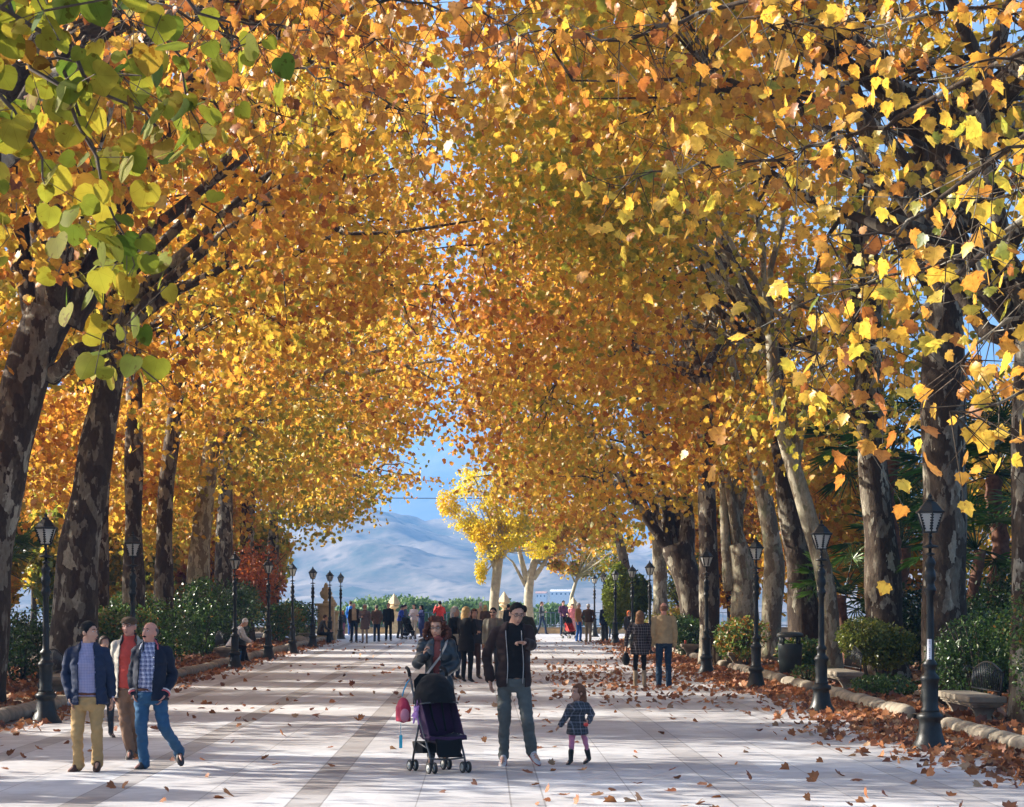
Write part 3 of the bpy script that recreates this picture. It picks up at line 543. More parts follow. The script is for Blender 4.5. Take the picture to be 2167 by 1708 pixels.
# fan palms
def fan_palm(label, x, y, h, rf, n, hue=.4, trunkr=.14, z=0):
    root = empty('fan_palm', (x, y, 0), label=label, cat='palm', group='fan palms in the garden')
    mb = MB(); m = max(3, int(h/.15)); mb.tube([(.08*math.sin(i*.4), 0, -.03+h*i/m) for i in range(m+1)], [trunkr*(1+.18*(i % 2)) for i in range(m+1)], 10, nz=.2)
    mb.build('trunk', M_PTRUNK, root)
    st = MB(); V = []; F = []; H = []
    for k in range(n):
        a = rng.uniform(0, 6.28); e = rng.uniform(-.5, 1.25); dr = Vector((math.cos(a)*math.cos(e), math.sin(a)*math.cos(e), math.sin(e)))
        b = Vector((0, 0, h)); q = b+dr*rf*rng.uniform(.75, 1.05); st.tube(bez(b, b.lerp(q, .5)+Vector((0, 0, .12)), q, 4), [.016, .013, .011, .008], 4, caps=False)
        ax = (dr+Vector((0, 0, -.25))).normalized(); sd = ax.cross(Vector((0, 0, 1)))
        sd = sd.normalized() if sd.length > .1 else Vector((1, 0, 0)); nn = sd.cross(ax); hv = hue+rng.normal()*.2
        for j in range(22):
            t = (j/21-.5)*R(250); L_ = rf*.62*(1-.25*abs(t)/2.2)*rng.uniform(.85, 1.05); dd = ax*math.cos(t)+sd*math.sin(t)+nn*.12*rng.normal()
            w = dd.cross(nn).normalized()*.018; i0 = len(V)
            mid = q+dd*L_*.6; tip = q+dd*L_+Vector((0, 0, -.12*L_))
            V += [tuple(q-w*.4), tuple(q+w*.4), tuple(mid+w), tuple(tip), tuple(mid-w)]; F.append((i0, i0+1, i0+2, i0+3, i0+4)); H += [hv+rng.normal()*.08]*5
    st.build('stalk', M_PALM, root)
    me = bpy.data.meshes.new('fronds'); me.from_pydata(V, [], F); at = me.attributes.new('hue', 'FLOAT', 'POINT'); at.data.foreach_set('value', np.clip(H, 0, 1).astype(np.float32))
    link_mesh('fronds', me, M_PALM, root, False)
fan_palm('tall fan palm between the two big right trunks', 9.4, 52, 5.2, 1.6, 34, .35, .17)
fan_palm('fan palm behind the broad right trunk, its dark fans spread wide', 11.2, 49, 4.6, 1.6, 34, .3, .17)
fan_palm('fan palm with a bare red brown trunk near the right edge', 10.2, 46.5, 2.9, 1.1, 26, .45, .11)
fan_palm('low bright fan palm behind the yellowing bush', 9.0, 56, 2.0, .95, 24, .85, .12)
fan_palm('short fan palm in deep shade behind the scarred plane', 10.6, 57, 3.2, 1.3, 26, .3, .15)
fan_palm('fan palm low at the left edge behind the leaning trunk', -12.4, 58, 2.6, 1.2, 22, .75, .13)
# ---------------------------------------------------------------- paving, beds, kerbs
def paving_mat():
    m, nt, N, L, B = nmat('marble_paving')
    tc = N.new('ShaderNodeTexCoord'); sp = N.new('ShaderNodeSeparateXYZ'); L.new(tc.outputs['Object'], sp.inputs[0])
    def M(op, a, b=None, c=None):
        n = N.new('ShaderNodeMath'); n.operation = op
        for i, v in enumerate((a, b, c)):
            if v is None: continue
            if hasattr(v, 'links'): L.new(v, n.inputs[i])
            else: n.inputs[i].default_value = v
        return n.outputs[0]
    x, y = sp.outputs[0], sp.outputs[1]
    u = M('ADD', x, 3.65); per = 2.03
    fr = M('PINGPONG', u, per/2)                                 # distance to the band centre
    band = M('LESS_THAN', fr, .155)
    j1 = M('LESS_THAN', M('ABSOLUTE', M('SUBTRACT', fr, .155)), .008)
    j2 = M('LESS_THAN', M('ABSOLUTE', M('SUBTRACT', fr, per/2)), .006)
    rowid = M('FLOOR', M('DIVIDE', M('ADD', x, .4+3.65), per/2)); yo = M('MULTIPLY', M('FRACT', M('MULTIPLY', rowid, .37)), .9)
    yy = M('ADD', y, yo); jy = M('LESS_THAN', M('ABSOLUTE', M('SUBTRACT', M('FRACT', M('DIVIDE', yy, .9)), .5)), .006)
    jbs = M('MULTIPLY', M('LESS_THAN', M('ABSOLUTE', M('SUBTRACT', M('FRACT', M('DIVIDE', y, .45)), .5)), .012), band)
    jt = M('MAXIMUM', M('MAXIMUM', j1, j2), M('MAXIMUM', M('MULTIPLY', jy, M('SUBTRACT', 1, band)), jbs))
    wn_ = N.new('ShaderNodeTexWhiteNoise'); wn_.noise_dimensions = '3D'; cb = N.new('ShaderNodeCombineXYZ')
    L.new(rowid, cb.inputs[0]); L.new(M('FLOOR', M('ADD', M('DIVIDE', yy, .9), .5)), cb.inputs[1]); L.new(band, cb.inputs[2]); L.new(cb.outputs[0], wn_.inputs[0])
    nz = N.new('ShaderNodeTexNoise'); nz.inputs['Scale'].default_value = 2.2; nz.inputs['Detail'].default_value = 8; nz.inputs['Roughness'].default_value = .65; nz.inputs['Distortion'].default_value = 1.2
    L.new(tc.outputs['Object'], nz.inputs['Vector'])
    dirt = N.new('ShaderNodeTexNoise'); dirt.inputs['Scale'].default_value = .35; dirt.inputs['Detail'].default_value = 5; L.new(tc.outputs['Object'], dirt.inputs['Vector'])
    slab = ramp(N, [(.3, (.46, .47, .49)), (.5, (.57, .58, .60)), (.72, (.66, .67, .69))]); L.new(nz.outputs[0], slab.inputs[0])
    bnd = ramp(N, [(.3, (.17, .145, .13)), (.7, (.30, .27, .25))]); L.new(M('ADD', M('MULTIPLY', nz.outputs[0], .5), M('MULTIPLY', wn_.outputs[0], .5)), bnd.inputs[0])
    def mix(f, a, b, bt='MIX'):
        n = N.new('ShaderNodeMix'); n.data_type = 'RGBA'; n.blend_type = bt
        if hasattr(f, 'links'): L.new(f, n.inputs[0])
        else: n.inputs[0].default_value = f
        for i, v in ((6, a), (7, b)):
            if hasattr(v, 'links'): L.new(v, n.inputs[i])
            else: n.inputs[i].default_value = (*v, 1)
        return n.outputs[2]
    tone = ramp(N, [(0, (.86, .84, .83)), (1, (1, 1, 1))]); L.new(wn_.outputs[0], tone.inputs[0])
    dr = ramp(N, [(.35, (.66, .62, .60)), (.62, (1, 1, 1))]); L.new(dirt.outputs[0], dr.inputs[0])
    vis = M('MULTIPLY', band, M('MULTIPLY_ADD', M('LESS_THAN', x, -.5), .38, .2))
    c = mix(vis, mix(1.0, slab.outputs[0], tone.outputs[0], 'MULTIPLY'), bnd.outputs[0])
    c = mix(.8, c, dr.outputs[0], 'MULTIPLY'); c = mix(M('MULTIPLY', jt, .5), c, (.07, .06, .05))
    L.new(c, B.inputs['Base Color']); B.inputs['Roughness'].default_value = .62; B.inputs['Specular IOR Level'].default_value = .35
    b = N.new('ShaderNodeBump'); b.inputs['Strength'].default_value = .25; b.inputs['Distance'].default_value = .01
    L.new(M('SUBTRACT', nz.outputs[0], jt), b.inputs['Height']); L.new(b.outputs[0], B.inputs['Normal'])
    return m
M_PAVE = paving_mat()
M_SOIL = simple('garden_soil', (.10, .065, .04), .95, .4, 3, .8, 30)
M_STONE = simple('kerb_stone', (.27, .23, .17), .85, .35, 5, .5, 30)
M_SAND = simple('sandstone', (.55, .42, .24), .85, .25, 4, .5, 30)
M_IRON = simple('black_iron', (.018, .02, .022), .38, .3, 20, .25, 60, metal=.3, spec=.6)
M_IRONG = simple('grey_green_iron', (.012, .014, .013), .42, .3, 20, .25, 60, metal=.2, spec=.5)
def sheet(name, pts, z, mat, kind='structure'):
    mb = MB(); mb.add([(x, y, z) for x, y in pts], [tuple(range(len(pts)))]); o = mb.build(name, mat, None, False); tag(o, kind=kind); return o
def grid_sheet(name, x0, x1, y0, y1, nx, ny, zf, mat):
    vs = [(x0+(x1-x0)*i/nx, y0+(y1-y0)*j/ny) for j in range(ny+1) for i in range(nx+1)]
    mb = MB(); mb.add([(x, y, zf(x, y)) for x, y in vs], [(j*(nx+1)+i, j*(nx+1)+i+1, (j+1)*(nx+1)+i+1, (j+1)*(nx+1)+i) for j in range(ny) for i in range(nx)])
    o = mb.build(name, mat); tag(o, kind='structure'); return o
sheet('promenade', [(-7.35, -30), (6.62, -30), (6.62, 103), (14, 103), (14, 124), (-10.5, 124), (-10.5, 103), (-7.35, 103)], 0, M_PAVE)
bz = lambda x, y: .10+.07*mnoise.noise(Vector((x*.5, y*.5, 0)))+.03*mnoise.noise(Vector((x*2, y*2, 3)))
grid_sheet('garden_bed', -45, -7.3, -30, 102.5, 40, 130, bz, M_SOIL)
grid_sheet('garden_bed', 6.6, 45, -30, 102.5, 40, 130, bz, M_SOIL)
grid_sheet('garden_bed', -45, -10.4, 102.5, 124, 40, 30, bz, M_SOIL)
grid_sheet('garden_bed', 13.9, 45, 102.5, 124, 40, 30, bz, M_SOIL)
def kerb(xk, sgn, gaps, seed):
    rnd = random.Random(seed); mb = MB(); y = -12.0
    while y < 102.5:
        L_ = rnd.uniform(.75, 1.25); y1 = min(y+L_, 102.5)
        if not any(a < (y+y1)/2 < b for a, b in gaps):
            rows = []; h = rnd.uniform(.19, .24); w = rnd.uniform(.14, .17); zc = h*.48; xo = rnd.uniform(-.02, .02)
            for t in (0, .04, .12, .5, .88, .96, 1):
                k = 1-.30*abs(2*t-1)**8
                rows.append(((xk+xo, y+.015+(L_-.03)*t, zc), (w*k, 0, 0), (0, 0, h*.55*k)))
            mb.loft(rows, 14)
        y = y1
    o = mb.build('kerb', M_STONE); tag(o, kind='structure'); return o
kerb(6.56, 1, [(31.9, 34.5), (43, 45.4), (59.3, 61.6), (70.3, 72.6), (48, 49)], 3)
kerb(-7.22, -1, [(65.5, 67.8), (41, 43.2)], 5)
# ---------------------------------------------------------------- distant land and sky side
def hill_mat(name, a, b, c, sc):
    m, nt, N, L, B = nmat(name)
    tc = N.new('ShaderNodeTexCoord'); n1 = N.new('ShaderNodeTexNoise'); n1.inputs['Scale'].default_value = sc; n1.inputs['Detail'].default_value = 9; n1.inputs['Roughness'].default_value = .65
    L.new(tc.outputs['Object'], n1.inputs['Vector'])
    v = N.new('ShaderNodeTexVoronoi'); v.inputs['Scale'].default_value = sc*5; v.inputs['Randomness'].default_value = 1; L.new(tc.outputs['Object'], v.inputs['Vector'])
    r = ramp(N, [(.36, a), (.5, b), (.64, c)]); L.new(n1.outputs[0], r.inputs[0])
    r2 = ramp(N, [(.16, (.30, .36, .33)), (.45, (1, 1, 1))]); L.new(v.outputs[0], r2.inputs[0])
    n3 = N.new('ShaderNodeTexNoise'); n3.inputs['Scale'].default_value = sc*2.2; L.new(tc.outputs['Object'], n3.inputs['Vector'])
    r3 = ramp(N, [(.40, (0, 0, 0)), (.66, (1, 1, 1))]); L.new(n3.outputs[0], r3.inputs[0])
    mx = N.new('ShaderNodeMix'); mx.data_type = 'RGBA'; mx.blend_type = 'MULTIPLY'; L.new(r3.outputs[0], mx.inputs[0]); L.new(r.outputs[0], mx.inputs[6]); L.new(r2.outputs[0], mx.inputs[7])
    L.new(mx.outputs[2], B.inputs['Base Color']); B.inputs['Roughness'].default_value = .95; B.inputs['Specular IOR Level'].default_value = .1
    return m
M_HILL = hill_mat('dry_hillside', (.06, .08, .06), (.17, .15, .12), (.30, .25, .20), .018)
M_MTN = hill_mat('bare_mountain', (.08, .10, .09), (.14, .14, .13), (.22, .21, .20), .005)
def fbm(x, y, o=5, H=1.0, s=0.):
    a = 0; k = 1.0; w = 1.0
    for i in range(o): a += w*mnoise.noise(Vector((x*k+s, y*k, s*.7))); k *= 2.05; w *= .5
    return a
def ridge(x, y, s=0.):
    a = 0; k = 1.0; w = 1.0
    for i in range(6): a += w*(1-2*abs(mnoise.noise(Vector((x*k+s, y*k, s*.7))))); k *= 2.03; w *= .5
    return a
def zpx(px, py, d): return EYE+(HY-py)/4760*d
def hill_z(x, y):     # front hill, crest near 2600 m
    px = 1022+x/2600*4760
    cr = float(np.interp(px, [-1500, 200, 560, 640, 740, 800, 840, 900, 960, 1020, 1150, 1300, 1500, 2200, 3500], [1150, 1190, 1175, 1140, 1108, 1087, 1086, 1100, 1108, 1122, 1150, 1180, 1120, 1090, 1100]))
    zc = zpx(0, cr, 2600)
    t = (y-900)/(2600-900); t = max(0, min(1.6, t)); up = t**1.35 if t <= 1 else max(0, 1-(t-1)*1.0)
    e = 1 if t < .05 else 1
    return -50+(zc+50)*up+(ridge((x+y*.35)/330, y/420, 4)*22+ridge((x+y*.3)/90, y/130, 8)*8)*min(1, t*1.5)*(1 if t < 1 else .6)-16*(t >= .8)
def mtn_z(x, y):
    px = 1022+x/6200*4760
    cr = float(np.interp(px, [-1500, 300, 640, 760, 850, 930, 1010, 1150, 1400, 1800, 2300, 3500], [1120, 1115, 1075, 1040, 990, 930, 890, 905, 960, 1010, 990, 1000]))
    zc = zpx(0, cr, 6200); t = max(0, min(1.5, (y-3600)/(6200-3600))); up = t**1.2 if t <= 1 else max(0, 1-(t-1)*1.4)
    return -70+(zc+70)*up+ridge(x/1300, y/1300, 9)*75*min(1, t*1.4)-40*(t > .8)
def terrain(name, x0, x1, ys, nx, zf, mat):
    vs = []; 
    for y in ys:
        for i in range(nx+1):
            x = x0+(x1-x0)*i/nx; vs.append((x, y, zf(x, y)))
    mb = MB(); m = nx+1; mb.add(vs, [(j*m+i, j*m+i+1, (j+1)*m+i+1, (j+1)*m+i) for j in range(len(ys)-1) for i in range(nx)])
    o = mb.build(name, mat); tag(o, kind='structure'); return o
def low_z(x, y):
    t = (y-126)/60
    return (-1.2-24*min(1, max(0, t))**.8-26*min(1, max(0, (y-190)/800)))
def under_z(x, y): return -1.2 if (y <= 126.01 and abs(x) < 60) else (low_z(x, y) if y > 126.01 else -1.2-20*min(1, (abs(x)-60)/60))
ysl = list(np.linspace(-200, 126, 12))+list(np.linspace(130, 260, 24))+list(np.linspace(290, 1100, 20))
M_VAL = hill_mat('valley_floor', (.05, .09, .03), (.16, .18, .08), (.30, .26, .16), .02)
terrain('ground', -900, 900, ysl, 60, lambda x, y: under_z(x, y)-.5+(1.5*fbm(x/60, y/60) if y > 135 else 0), M_VAL)
terrain('hill', -1300, 1300, np.linspace(900, 3100, 170), 300, hill_z, M_HILL)
terrain('mountain', -3600, 3600, np.linspace(3500, 8200, 80), 150, mtn_z, M_MTN)
# white farm buildings on the far slope
M_WHITE = simple('white_render', (.8, .78, .74), .8, .08, 1, 0)
M_TILE = simple('clay_tile', (.45, .25, .16), .85, .2, 3, .3)
M_DARKW = simple('dark_opening', (.03, .03, .035), .3, .1, 3, 0)
def farm(label, px, py, d, w, h, dep, nw):
    p = P(px, py, d); root = empty('farm_building', p, rz=R(-14), label=label, cat='building', group='white buildings on the far slope')
    MB().box((0, 0, h/2-3), (w, dep, h+6)).build('wall', M_WHITE, root, False)
    mb = MB(); mb.add([(-w/2-.3, -dep/2-.3, h+.05), (w/2+.3, -dep/2-.3, h+.05), (w/2+.3, dep/2+.3, h+.05), (-w/2-.3, dep/2+.3, h+.05), (-w/2-.3, 0, h+h*.4), (w/2+.3, 0, h+h*.4)], [(0, 1, 5, 4), (2, 3, 4, 5), (0, 4, 3), (1, 2, 5), (3, 2, 1, 0)])
    mb.build('roof', M_TILE if nw < 5 else M_WHITE, root, False)
    for i in range(nw): MB().box((-w/2+w*(i+.5)/nw, -dep/2-.06, h*.5), (w/nw*.35, .1, h*.35)).build('window', M_DARKW, root, False)
farm('long low white building on the slope behind the purple shirted man', 1190, 1262, 1500, 15, 3.2, 8, 5)
farm('small white farmhouse left of the long white building', 1146, 1267, 1460, 7, 3.4, 4, 3)
farm('white shed just above the long building', 1205, 1247, 1650, 9, 3, 4, 2)
# umbrella pines below the terrace
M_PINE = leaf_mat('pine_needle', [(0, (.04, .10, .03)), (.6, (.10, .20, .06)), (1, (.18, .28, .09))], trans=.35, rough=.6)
def pine(label, px, py, d, w, hc, n=9000):
    top = P(px, py, d); zb = low_z(top.x, d)-.5; root = empty('umbrella_pine', (top.x, d, zb), label=label, cat='tree', group='umbrella pines below the terrace')
    H_ = top.z-zb; mb = MB(); mb.tube([(0, 0, -.3), (.3, 0, H_*.4), (0, .2, H_*.8)], [.5, .38, .25], 9, nz=.1)
    for k in range(9):
        a = k*.7; q = Vector((math.cos(a)*w*.7, math.sin(a)*w*.6, H_-hc*.6)); mb.tube(bez(Vector((0, .2, H_*.62)), Vector((q.x*.4, q.y*.4, H_*.8)), q, 4), [.2, .14, .1, .04], 5)
    mb.build('trunk', M_TWIG, root)
    u = rng.normal(size=(n, 3)); u /= np.linalg.norm(u, axis=1)[:, None]; u[:, 2] = np.abs(u[:, 2])*1.0-.25*(rng.uniform(size=n))
    p = u*(rng.uniform(.5, 1, n)**.5)[:, None]*np.array([w, w*.9, hc])+np.array([0, 0, H_-hc])
    p = p[rng.uniform(size=n) < np.clip((field(p, 1.1)-.1)*2.5, .2, 1)]
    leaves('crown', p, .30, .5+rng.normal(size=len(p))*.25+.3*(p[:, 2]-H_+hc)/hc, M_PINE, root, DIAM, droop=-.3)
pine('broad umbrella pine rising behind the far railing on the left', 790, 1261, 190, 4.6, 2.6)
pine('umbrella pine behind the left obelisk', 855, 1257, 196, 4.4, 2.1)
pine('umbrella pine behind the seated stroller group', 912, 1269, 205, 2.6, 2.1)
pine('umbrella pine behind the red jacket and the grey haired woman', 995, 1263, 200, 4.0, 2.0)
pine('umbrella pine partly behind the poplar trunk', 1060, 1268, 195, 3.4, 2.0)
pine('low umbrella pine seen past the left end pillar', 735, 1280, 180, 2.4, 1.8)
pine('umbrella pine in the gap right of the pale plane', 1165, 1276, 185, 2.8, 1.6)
# ---------------------------------------------------------------- terrace end: wall, railing, pillars
w_ = empty('parapet_wall', (0, 124, 0), label='low sandstone parapet along the far end of the walk', cat='wall')
MB().box((0, .2, -.2), (60, .36, 1.0)).build('wall_body', M_SAND, w_, False)
MB().box((0, .2, .33), (60, .46, .06)).build('coping', M_STONE, w_, False)
M_RAIL = simple('railing_paint', (.12, .16, .22), .5, .1, 3, 0, metal=.3)
rl = empty('railing', (0, 124, .36), label='thin dark iron railing on top of the far parapet', cat='railing')
mb = MB()
for i in range(240): mb.tube([(-30+i*.25, .2, 0), (-30+i*.25, .2, .78)], .011, 4)
mb.build('bar', M_RAIL, rl, False)['kind'] = 'stuff'
for z in (.1, .8): MB().tube([(-30, .2, z), (30, .2, z)], .022, 6).build('rail', M_RAIL, rl, False)
def obelisk(label, px, d, top, s=1.0, urn=False):
    x = (px-1022)/4760*d; H_ = EYE+(HY-top)/4760*d
    root = empty('urn_pillar' if urn else 'obelisk_pillar', (x, d, 0), label=label, cat='pillar')
    hb = H_*.60 if urn else H_*.5
    MB().box((0, 0, .1), (.62*s, .62*s, .3)).box((0, 0, hb/2), (.5*s, .5*s, hb)).build('plinth', M_SAND, root, True, .015)
    MB().box((0, 0, hb+.05), (.64*s, .64*s, .12)).build('cap', M_SAND, root, True, .02)
    z = hb+.11; k = H_-z
    if urn:
        MB().lathe([(.10*s, z), (.10*s, z+k*.08), (.05*s, z+k*.16), (.16*s, z+k*.3), (.2*s, z+k*.5), (.12*s, z+k*.66), (.14*s, z+k*.7), (.06*s, z+k*.8), (.07*s, z+k*.86), (.02*s, z+k)], 14).build('finial', M_SAND, root)
    else:
        mb = MB().lathe([(.14*s, z), (.14*s, z+k*.04), (.07*s, z+k*.09), (.10*s, z+k*.16), (.22*s, z+k*.24), (.24*s, z+k*.32), (.16*s, z+k*.37)], 12)
        mb.build('ball', M_SAND, root)
        mb = MB().tube([(0, 0, z+k*.36), (0, 0, z+k*.44), (0, 0, z+k*.62), (0, 0, z+k)], [.2*s, .3*s, .24*s, .02], 4)
        mb.build('finial', M_SAND, root, False)
obelisk('sandstone end pillar with an urn on top, left of the far lamps', 690, 103, 1233, 1.5, True)
obelisk('sandstone pillar with a pointed finial behind the man in black', 834, 123.4, 1257, 1.15)
obelisk('sandstone pillar with a pointed finial just right of the poplar trunk', 1067, 123.4, 1252, 1.15)
obelisk('sandstone pillar with a pointed finial half hidden by the young leaning tree', 1213, 123.4, 1264, 1.1)
obelisk('second sandstone pillar close behind the urn pillar', 703, 109, 1262, 1.2, True)
cb_ = MB().tube([P(500+i*60, 1052+3*math.sin(i/22*3.14), 112) for i in range(23)], .018, 4).build('overhead_cable', M_IRON); tag(cb_, 'thin cable stretched across the gap between the two tree rows', 'cable')
# ---------------------------------------------------------------- lamps
def glass_mat():
    m, nt, N, L, B = nmat('frosted_glass')
    B.inputs['Base Color'].default_value = (.78, .78, .72, 1); B.inputs['Roughness'].default_value = .25
    t = N.new('ShaderNodeBsdfTranslucent'); t.inputs[0].default_value = (.85, .85, .8, 1)
    ms = N.new('ShaderNodeMixShader'); ms.inputs[0].default_value = .55; L.new(B.outputs[0], ms.inputs[1]); L.new(t.outputs[0], ms.inputs[2]); L.new(ms.outputs[0], N['Material Output'].inputs[0]); return m
M_GLASS = glass_mat()
def copy_tree(o, parent=None):
    c = o.copy(); COL.objects.link(c); c.parent = parent
    for ch in list(o.children): copy_tree(ch, c)
    return c
def make_lamp():
    root = empty('street_lamp', (0, 0, 0))
    MB().lathe([(.24, -.03), (.24, .03), (.215, .05), (.20, .08), (.175, .13), (.15, .22), (.135, .32), (.13, .36), (.155, .38), (.165, .41), (.155, .44), (.12, .46), (.118, .47)], 28, flute=.07, fl=(.09, .34)).build('base', M_IRONG, root)
    MB().lathe([(.115, .46), (.118, .5), (.105, .52), (.10, .62), (.105, .74), (.10, .84), (.118, .86), (.122, .89), (.10, .92), (.07, .95), (.068, 1.02), (.088, 1.04), (.09, 1.07), (.06, 1.1), (.052, 1.12), (.050, 1.3), (.046, 1.7), (.044, 1.9),
                (.058, 1.915), (.06, 1.94), (.075, 1.96), (.078, 1.99), (.055, 2.03), (.052, 2.07), (.075, 2.12), (.07, 2.18), (.048, 2.24), (.065, 2.28), (.07, 2.32), (.05, 2.36), (.03, 2.38), (.028, 2.40), (.055, 2.41), (.058, 2.425), (.02, 2.44), (.02, 2.5)], 24, flute=.05, fl=(.5, .86)).build('column', M_IRONG, root)
    MB().lathe([(.02, 2.49), (.10, 2.5), (.105, 2.515), (.03, 2.535), (.018, 2.56), (.018, 2.62), (.03, 2.63), (.03, 2.645), (.018, 2.66), (.03, 2.68), (.06, 2.69)], 16).build('lantern_stem', M_IRONG, root)
    n = 6; r0, r1, z0, z1 = .085, .165, 2.69, 2.93
    def v(k, r, z): a = 2*math.pi*(k+.5)/n; return Vector((r*math.cos(a), r*math.sin(a), z))
    fr = MB()
    for k in range(n):
        fr.tube([v(k, r0, z0), v(k, r1, z1)], .009, 5)
        for z, r in ((z0, r0), (z1, r1)): fr.tube([v(k, r, z), v(k+1, r, z)], .010, 5)
        for j in range(1, 7):            # saw-tooth edging on the glazing bars
            t = j/7; a = v(k, r0, z0).lerp(v(k, r1, z1), t)
            for s in (-1, 1):
                b = v(k+s, r0, z0).lerp(v(k+s, r1, z1), t); dd = (b-a).normalized()
                fr.add([a+Vector((0, 0, .016)), a+dd*.028+Vector((0, 0, .004)), a-Vector((0, 0, .016)), a*1.02], [(0, 1, 2), (0, 3, 1), (3, 2, 1)])
    fr.build('lantern_frame', M_IRONG, root, False)
    gl = MB()
    for k in range(n): gl.add([v(k, r0-.006, z0+.01), v(k+1, r0-.006, z0+.01), v(k+1, r1-.006, z1-.01), v(k, r1-.006, z1-.01)], [(0, 1, 2, 3)])
    gl.build('lantern_glass', M_GLASS, root, False)
    rf = MB(); rf.lathe([(.185, 2.925), (.188, 2.945), (.16, 2.96), (.12, 3.01), (.075, 3.06), (.05, 3.07), (.055, 3.09), (.03, 3.1), (.02, 3.115), (.028, 3.135), (.006, 3.17)], 6)
    o = rf.build('lantern_roof', M_IRONG, root, False)
    for vv in o.data.vertices:
        x, y = vv.co.x, vv.co.y; vv.co.x = x*math.cos(R(30))-y*math.sin(R(30)); vv.co.y = x*math.sin(R(30))+y*math.cos(R(30))
    return root
LAMPS = [(1968, 27.8, 'nearest right lamp post, a white paper sticker on its shaft'), (1738, 37.0, 'second right lamp post, before the curving pale limb'), (1600, 46.8, 'right lamp post standing left of the litter bin'),
         (1495, 56.4, 'right lamp post just right of the couple seen from behind'), (1375, 74.8, 'lamp post behind the heads of the couple seen from behind'), (1338, 83.6, 'lamp post before the dark half of the thuja'),
         (1302, 95.0, 'lamp post at the bright left flank of the thuja'), (1277, 103.5, 'lamp post rising behind the man in the navy coat'), (1258, 113, 'farthest lamp post of the right row'),
         (97, 33.9, 'nearest left lamp post, left of the three walking men'), (281, 43, 'left lamp post directly above the man in the cap'), (497, 60.7, 'left lamp post before the man sitting bent over'),
         (568, 70, 'left lamp post right of the sitting man'), (619, 77.8, 'left lamp post before the rust red shrub'), (662, 88.5, 'dark left lamp post by the end of the hedge'),
         (698, 99.4, 'left lamp post before the urn pillar'), (721, 107, 'farthest lamp post of the left row')]
l0 = make_lamp()
for i, (px, d, lb) in enumerate(LAMPS):
    o = l0 if i == 0 else copy_tree(l0); o.location = ((px-1022)/4760*d, d, 0)
    o.rotation_euler.z = R([0, 8, -6, 20, 3, 15, 40, 9, 33][i % 9])
    tag(o, 'black cast iron '+lb, 'street lamp', 'lamp posts along both sides of the walk')
M_PAPER = simple('white_paper', (.75, .74, .76), .8, .05, 40, 0)
M_INK = simple('ink', (.12, .12, .16), .8, .05, 40, 0)
c = l0.location; z_ = EYE-(1378-HY)/4760*27.8
st = MB(); 
for a0 in range(7):
    a = R(-140+a0*9); b = a+R(9); r = .0525
    st.add([(r*math.cos(a), r*math.sin(a), z_-.15), (r*math.cos(b), r*math.sin(b), z_-.15), (r*math.cos(b), r*math.sin(b), z_+.15), (r*math.cos(a), r*math.sin(a), z_+.15)], [(0, 1, 2, 3)])
stk = empty('sticker', c, label='white paper strip stuck round the nearest right lamp post', cat='sticker')
st.build('paper', M_PAPER, stk)
ik = MB(); r = .0535; rr = random.Random(2)
for j in range(11):
    a = R(-118); zz = z_+.12-j*.024; w = rr.uniform(.10, .42)
    ik.add([(r*math.cos(a), r*math.sin(a), zz), (r*math.cos(a+w), r*math.sin(a+w), zz), (r*math.cos(a+w), r*math.sin(a+w), zz+.008), (r*math.cos(a), r*math.sin(a), zz+.008)], [(0, 1, 2, 3)])
ik.build('print', M_INK, stk)
# ---------------------------------------------------------------- stone benches with iron backs
def make_bench(L_=2.3):
    root = empty('stone_bench', (0, 0, 0))
    MB().box((0, 0, .425), (.54, L_, .09)).box((0, 0, .365), (.46, L_-.08, .05)).box((0, 0, .33), (.40, L_-.14, .04)).build('seat', M_STONE, root, True, .018)
    for y in (-L_*.36, L_*.36):
        pr = [(-.20, 0), (.20, 0), (.20, .06), (.12, .1), (.10, .18), (.14, .25), (.19, .31), (-.19, .31), (-.14, .25), (-.10, .18), (-.12, .1), (-.20, .06)]
        n = len(pr); mb = MB(); mb.add([(x, y-.07, z) for x, z in pr]+[(x, y+.07, z) for x, z in pr], [tuple(range(n-1, -1, -1)), tuple(range(n, 2*n))]+[(i, (i+1) % n, n+(i+1) % n, n+i) for i in range(n)])
        mb.build('leg', M_STONE, root, False)
    mb = MB(); xb = .22; m = 17
    def top(t): return .80+.14*math.sin(math.pi*t)
    for i in range(m):
        t = i/(m-1); y = -L_*.42+L_*.84*t; z0 = .47 if i in (0, m-1) else .53
        mb.tube([(xb, y, z0), (xb+.03, y, top(t))], .013 if i in (0, m-1) else .008, 5)
    mb.tube([(xb+.03, -L_*.42+L_*.84*i/20, top(i/20)) for i in range(21)], .013, 6)
    mb.tube([(xb, -L_*.42, .53), (xb, L_*.42, .53)], .011, 5)
    for y in (-L_*.42, L_*.42): mb.tube([(xb+.03, y, top(0)), (xb-.02, y, top(0)+.05), (xb-.09, y, top(0)+.04), (xb-.13, y, top(0)-.02), (xb-.09, y, top(0)-.05)], .01, 5)
    mb.build('backrest', M_IRON, root)
    return root
b0 = make_bench()
BN = [(7.2, 33.2, 0, 'near stone bench behind the stickered lamp post, iron back standing on it'), (7.05, 44.3, 0, 'stone bench with an iron back behind the second right lamp post'), (6.75, 60.5, 0, 'stone bench with iron back beside the vivid green bush'),
      (6.5, 71.5, 0, 'farther stone bench with a cup on its end'), (8.9, 58.5, 0, 'stone bench standing back in the garden behind the litter bin'),
      (-7.55, 66.5, math.pi, 'stone bench on which the bent man sits'), (-7.75, 41.8, math.pi, 'stone bench in shade behind the first left lamp post'), (-7.7, 50.5, math.pi, 'stone bench half hidden behind the man in the checked shirt')]
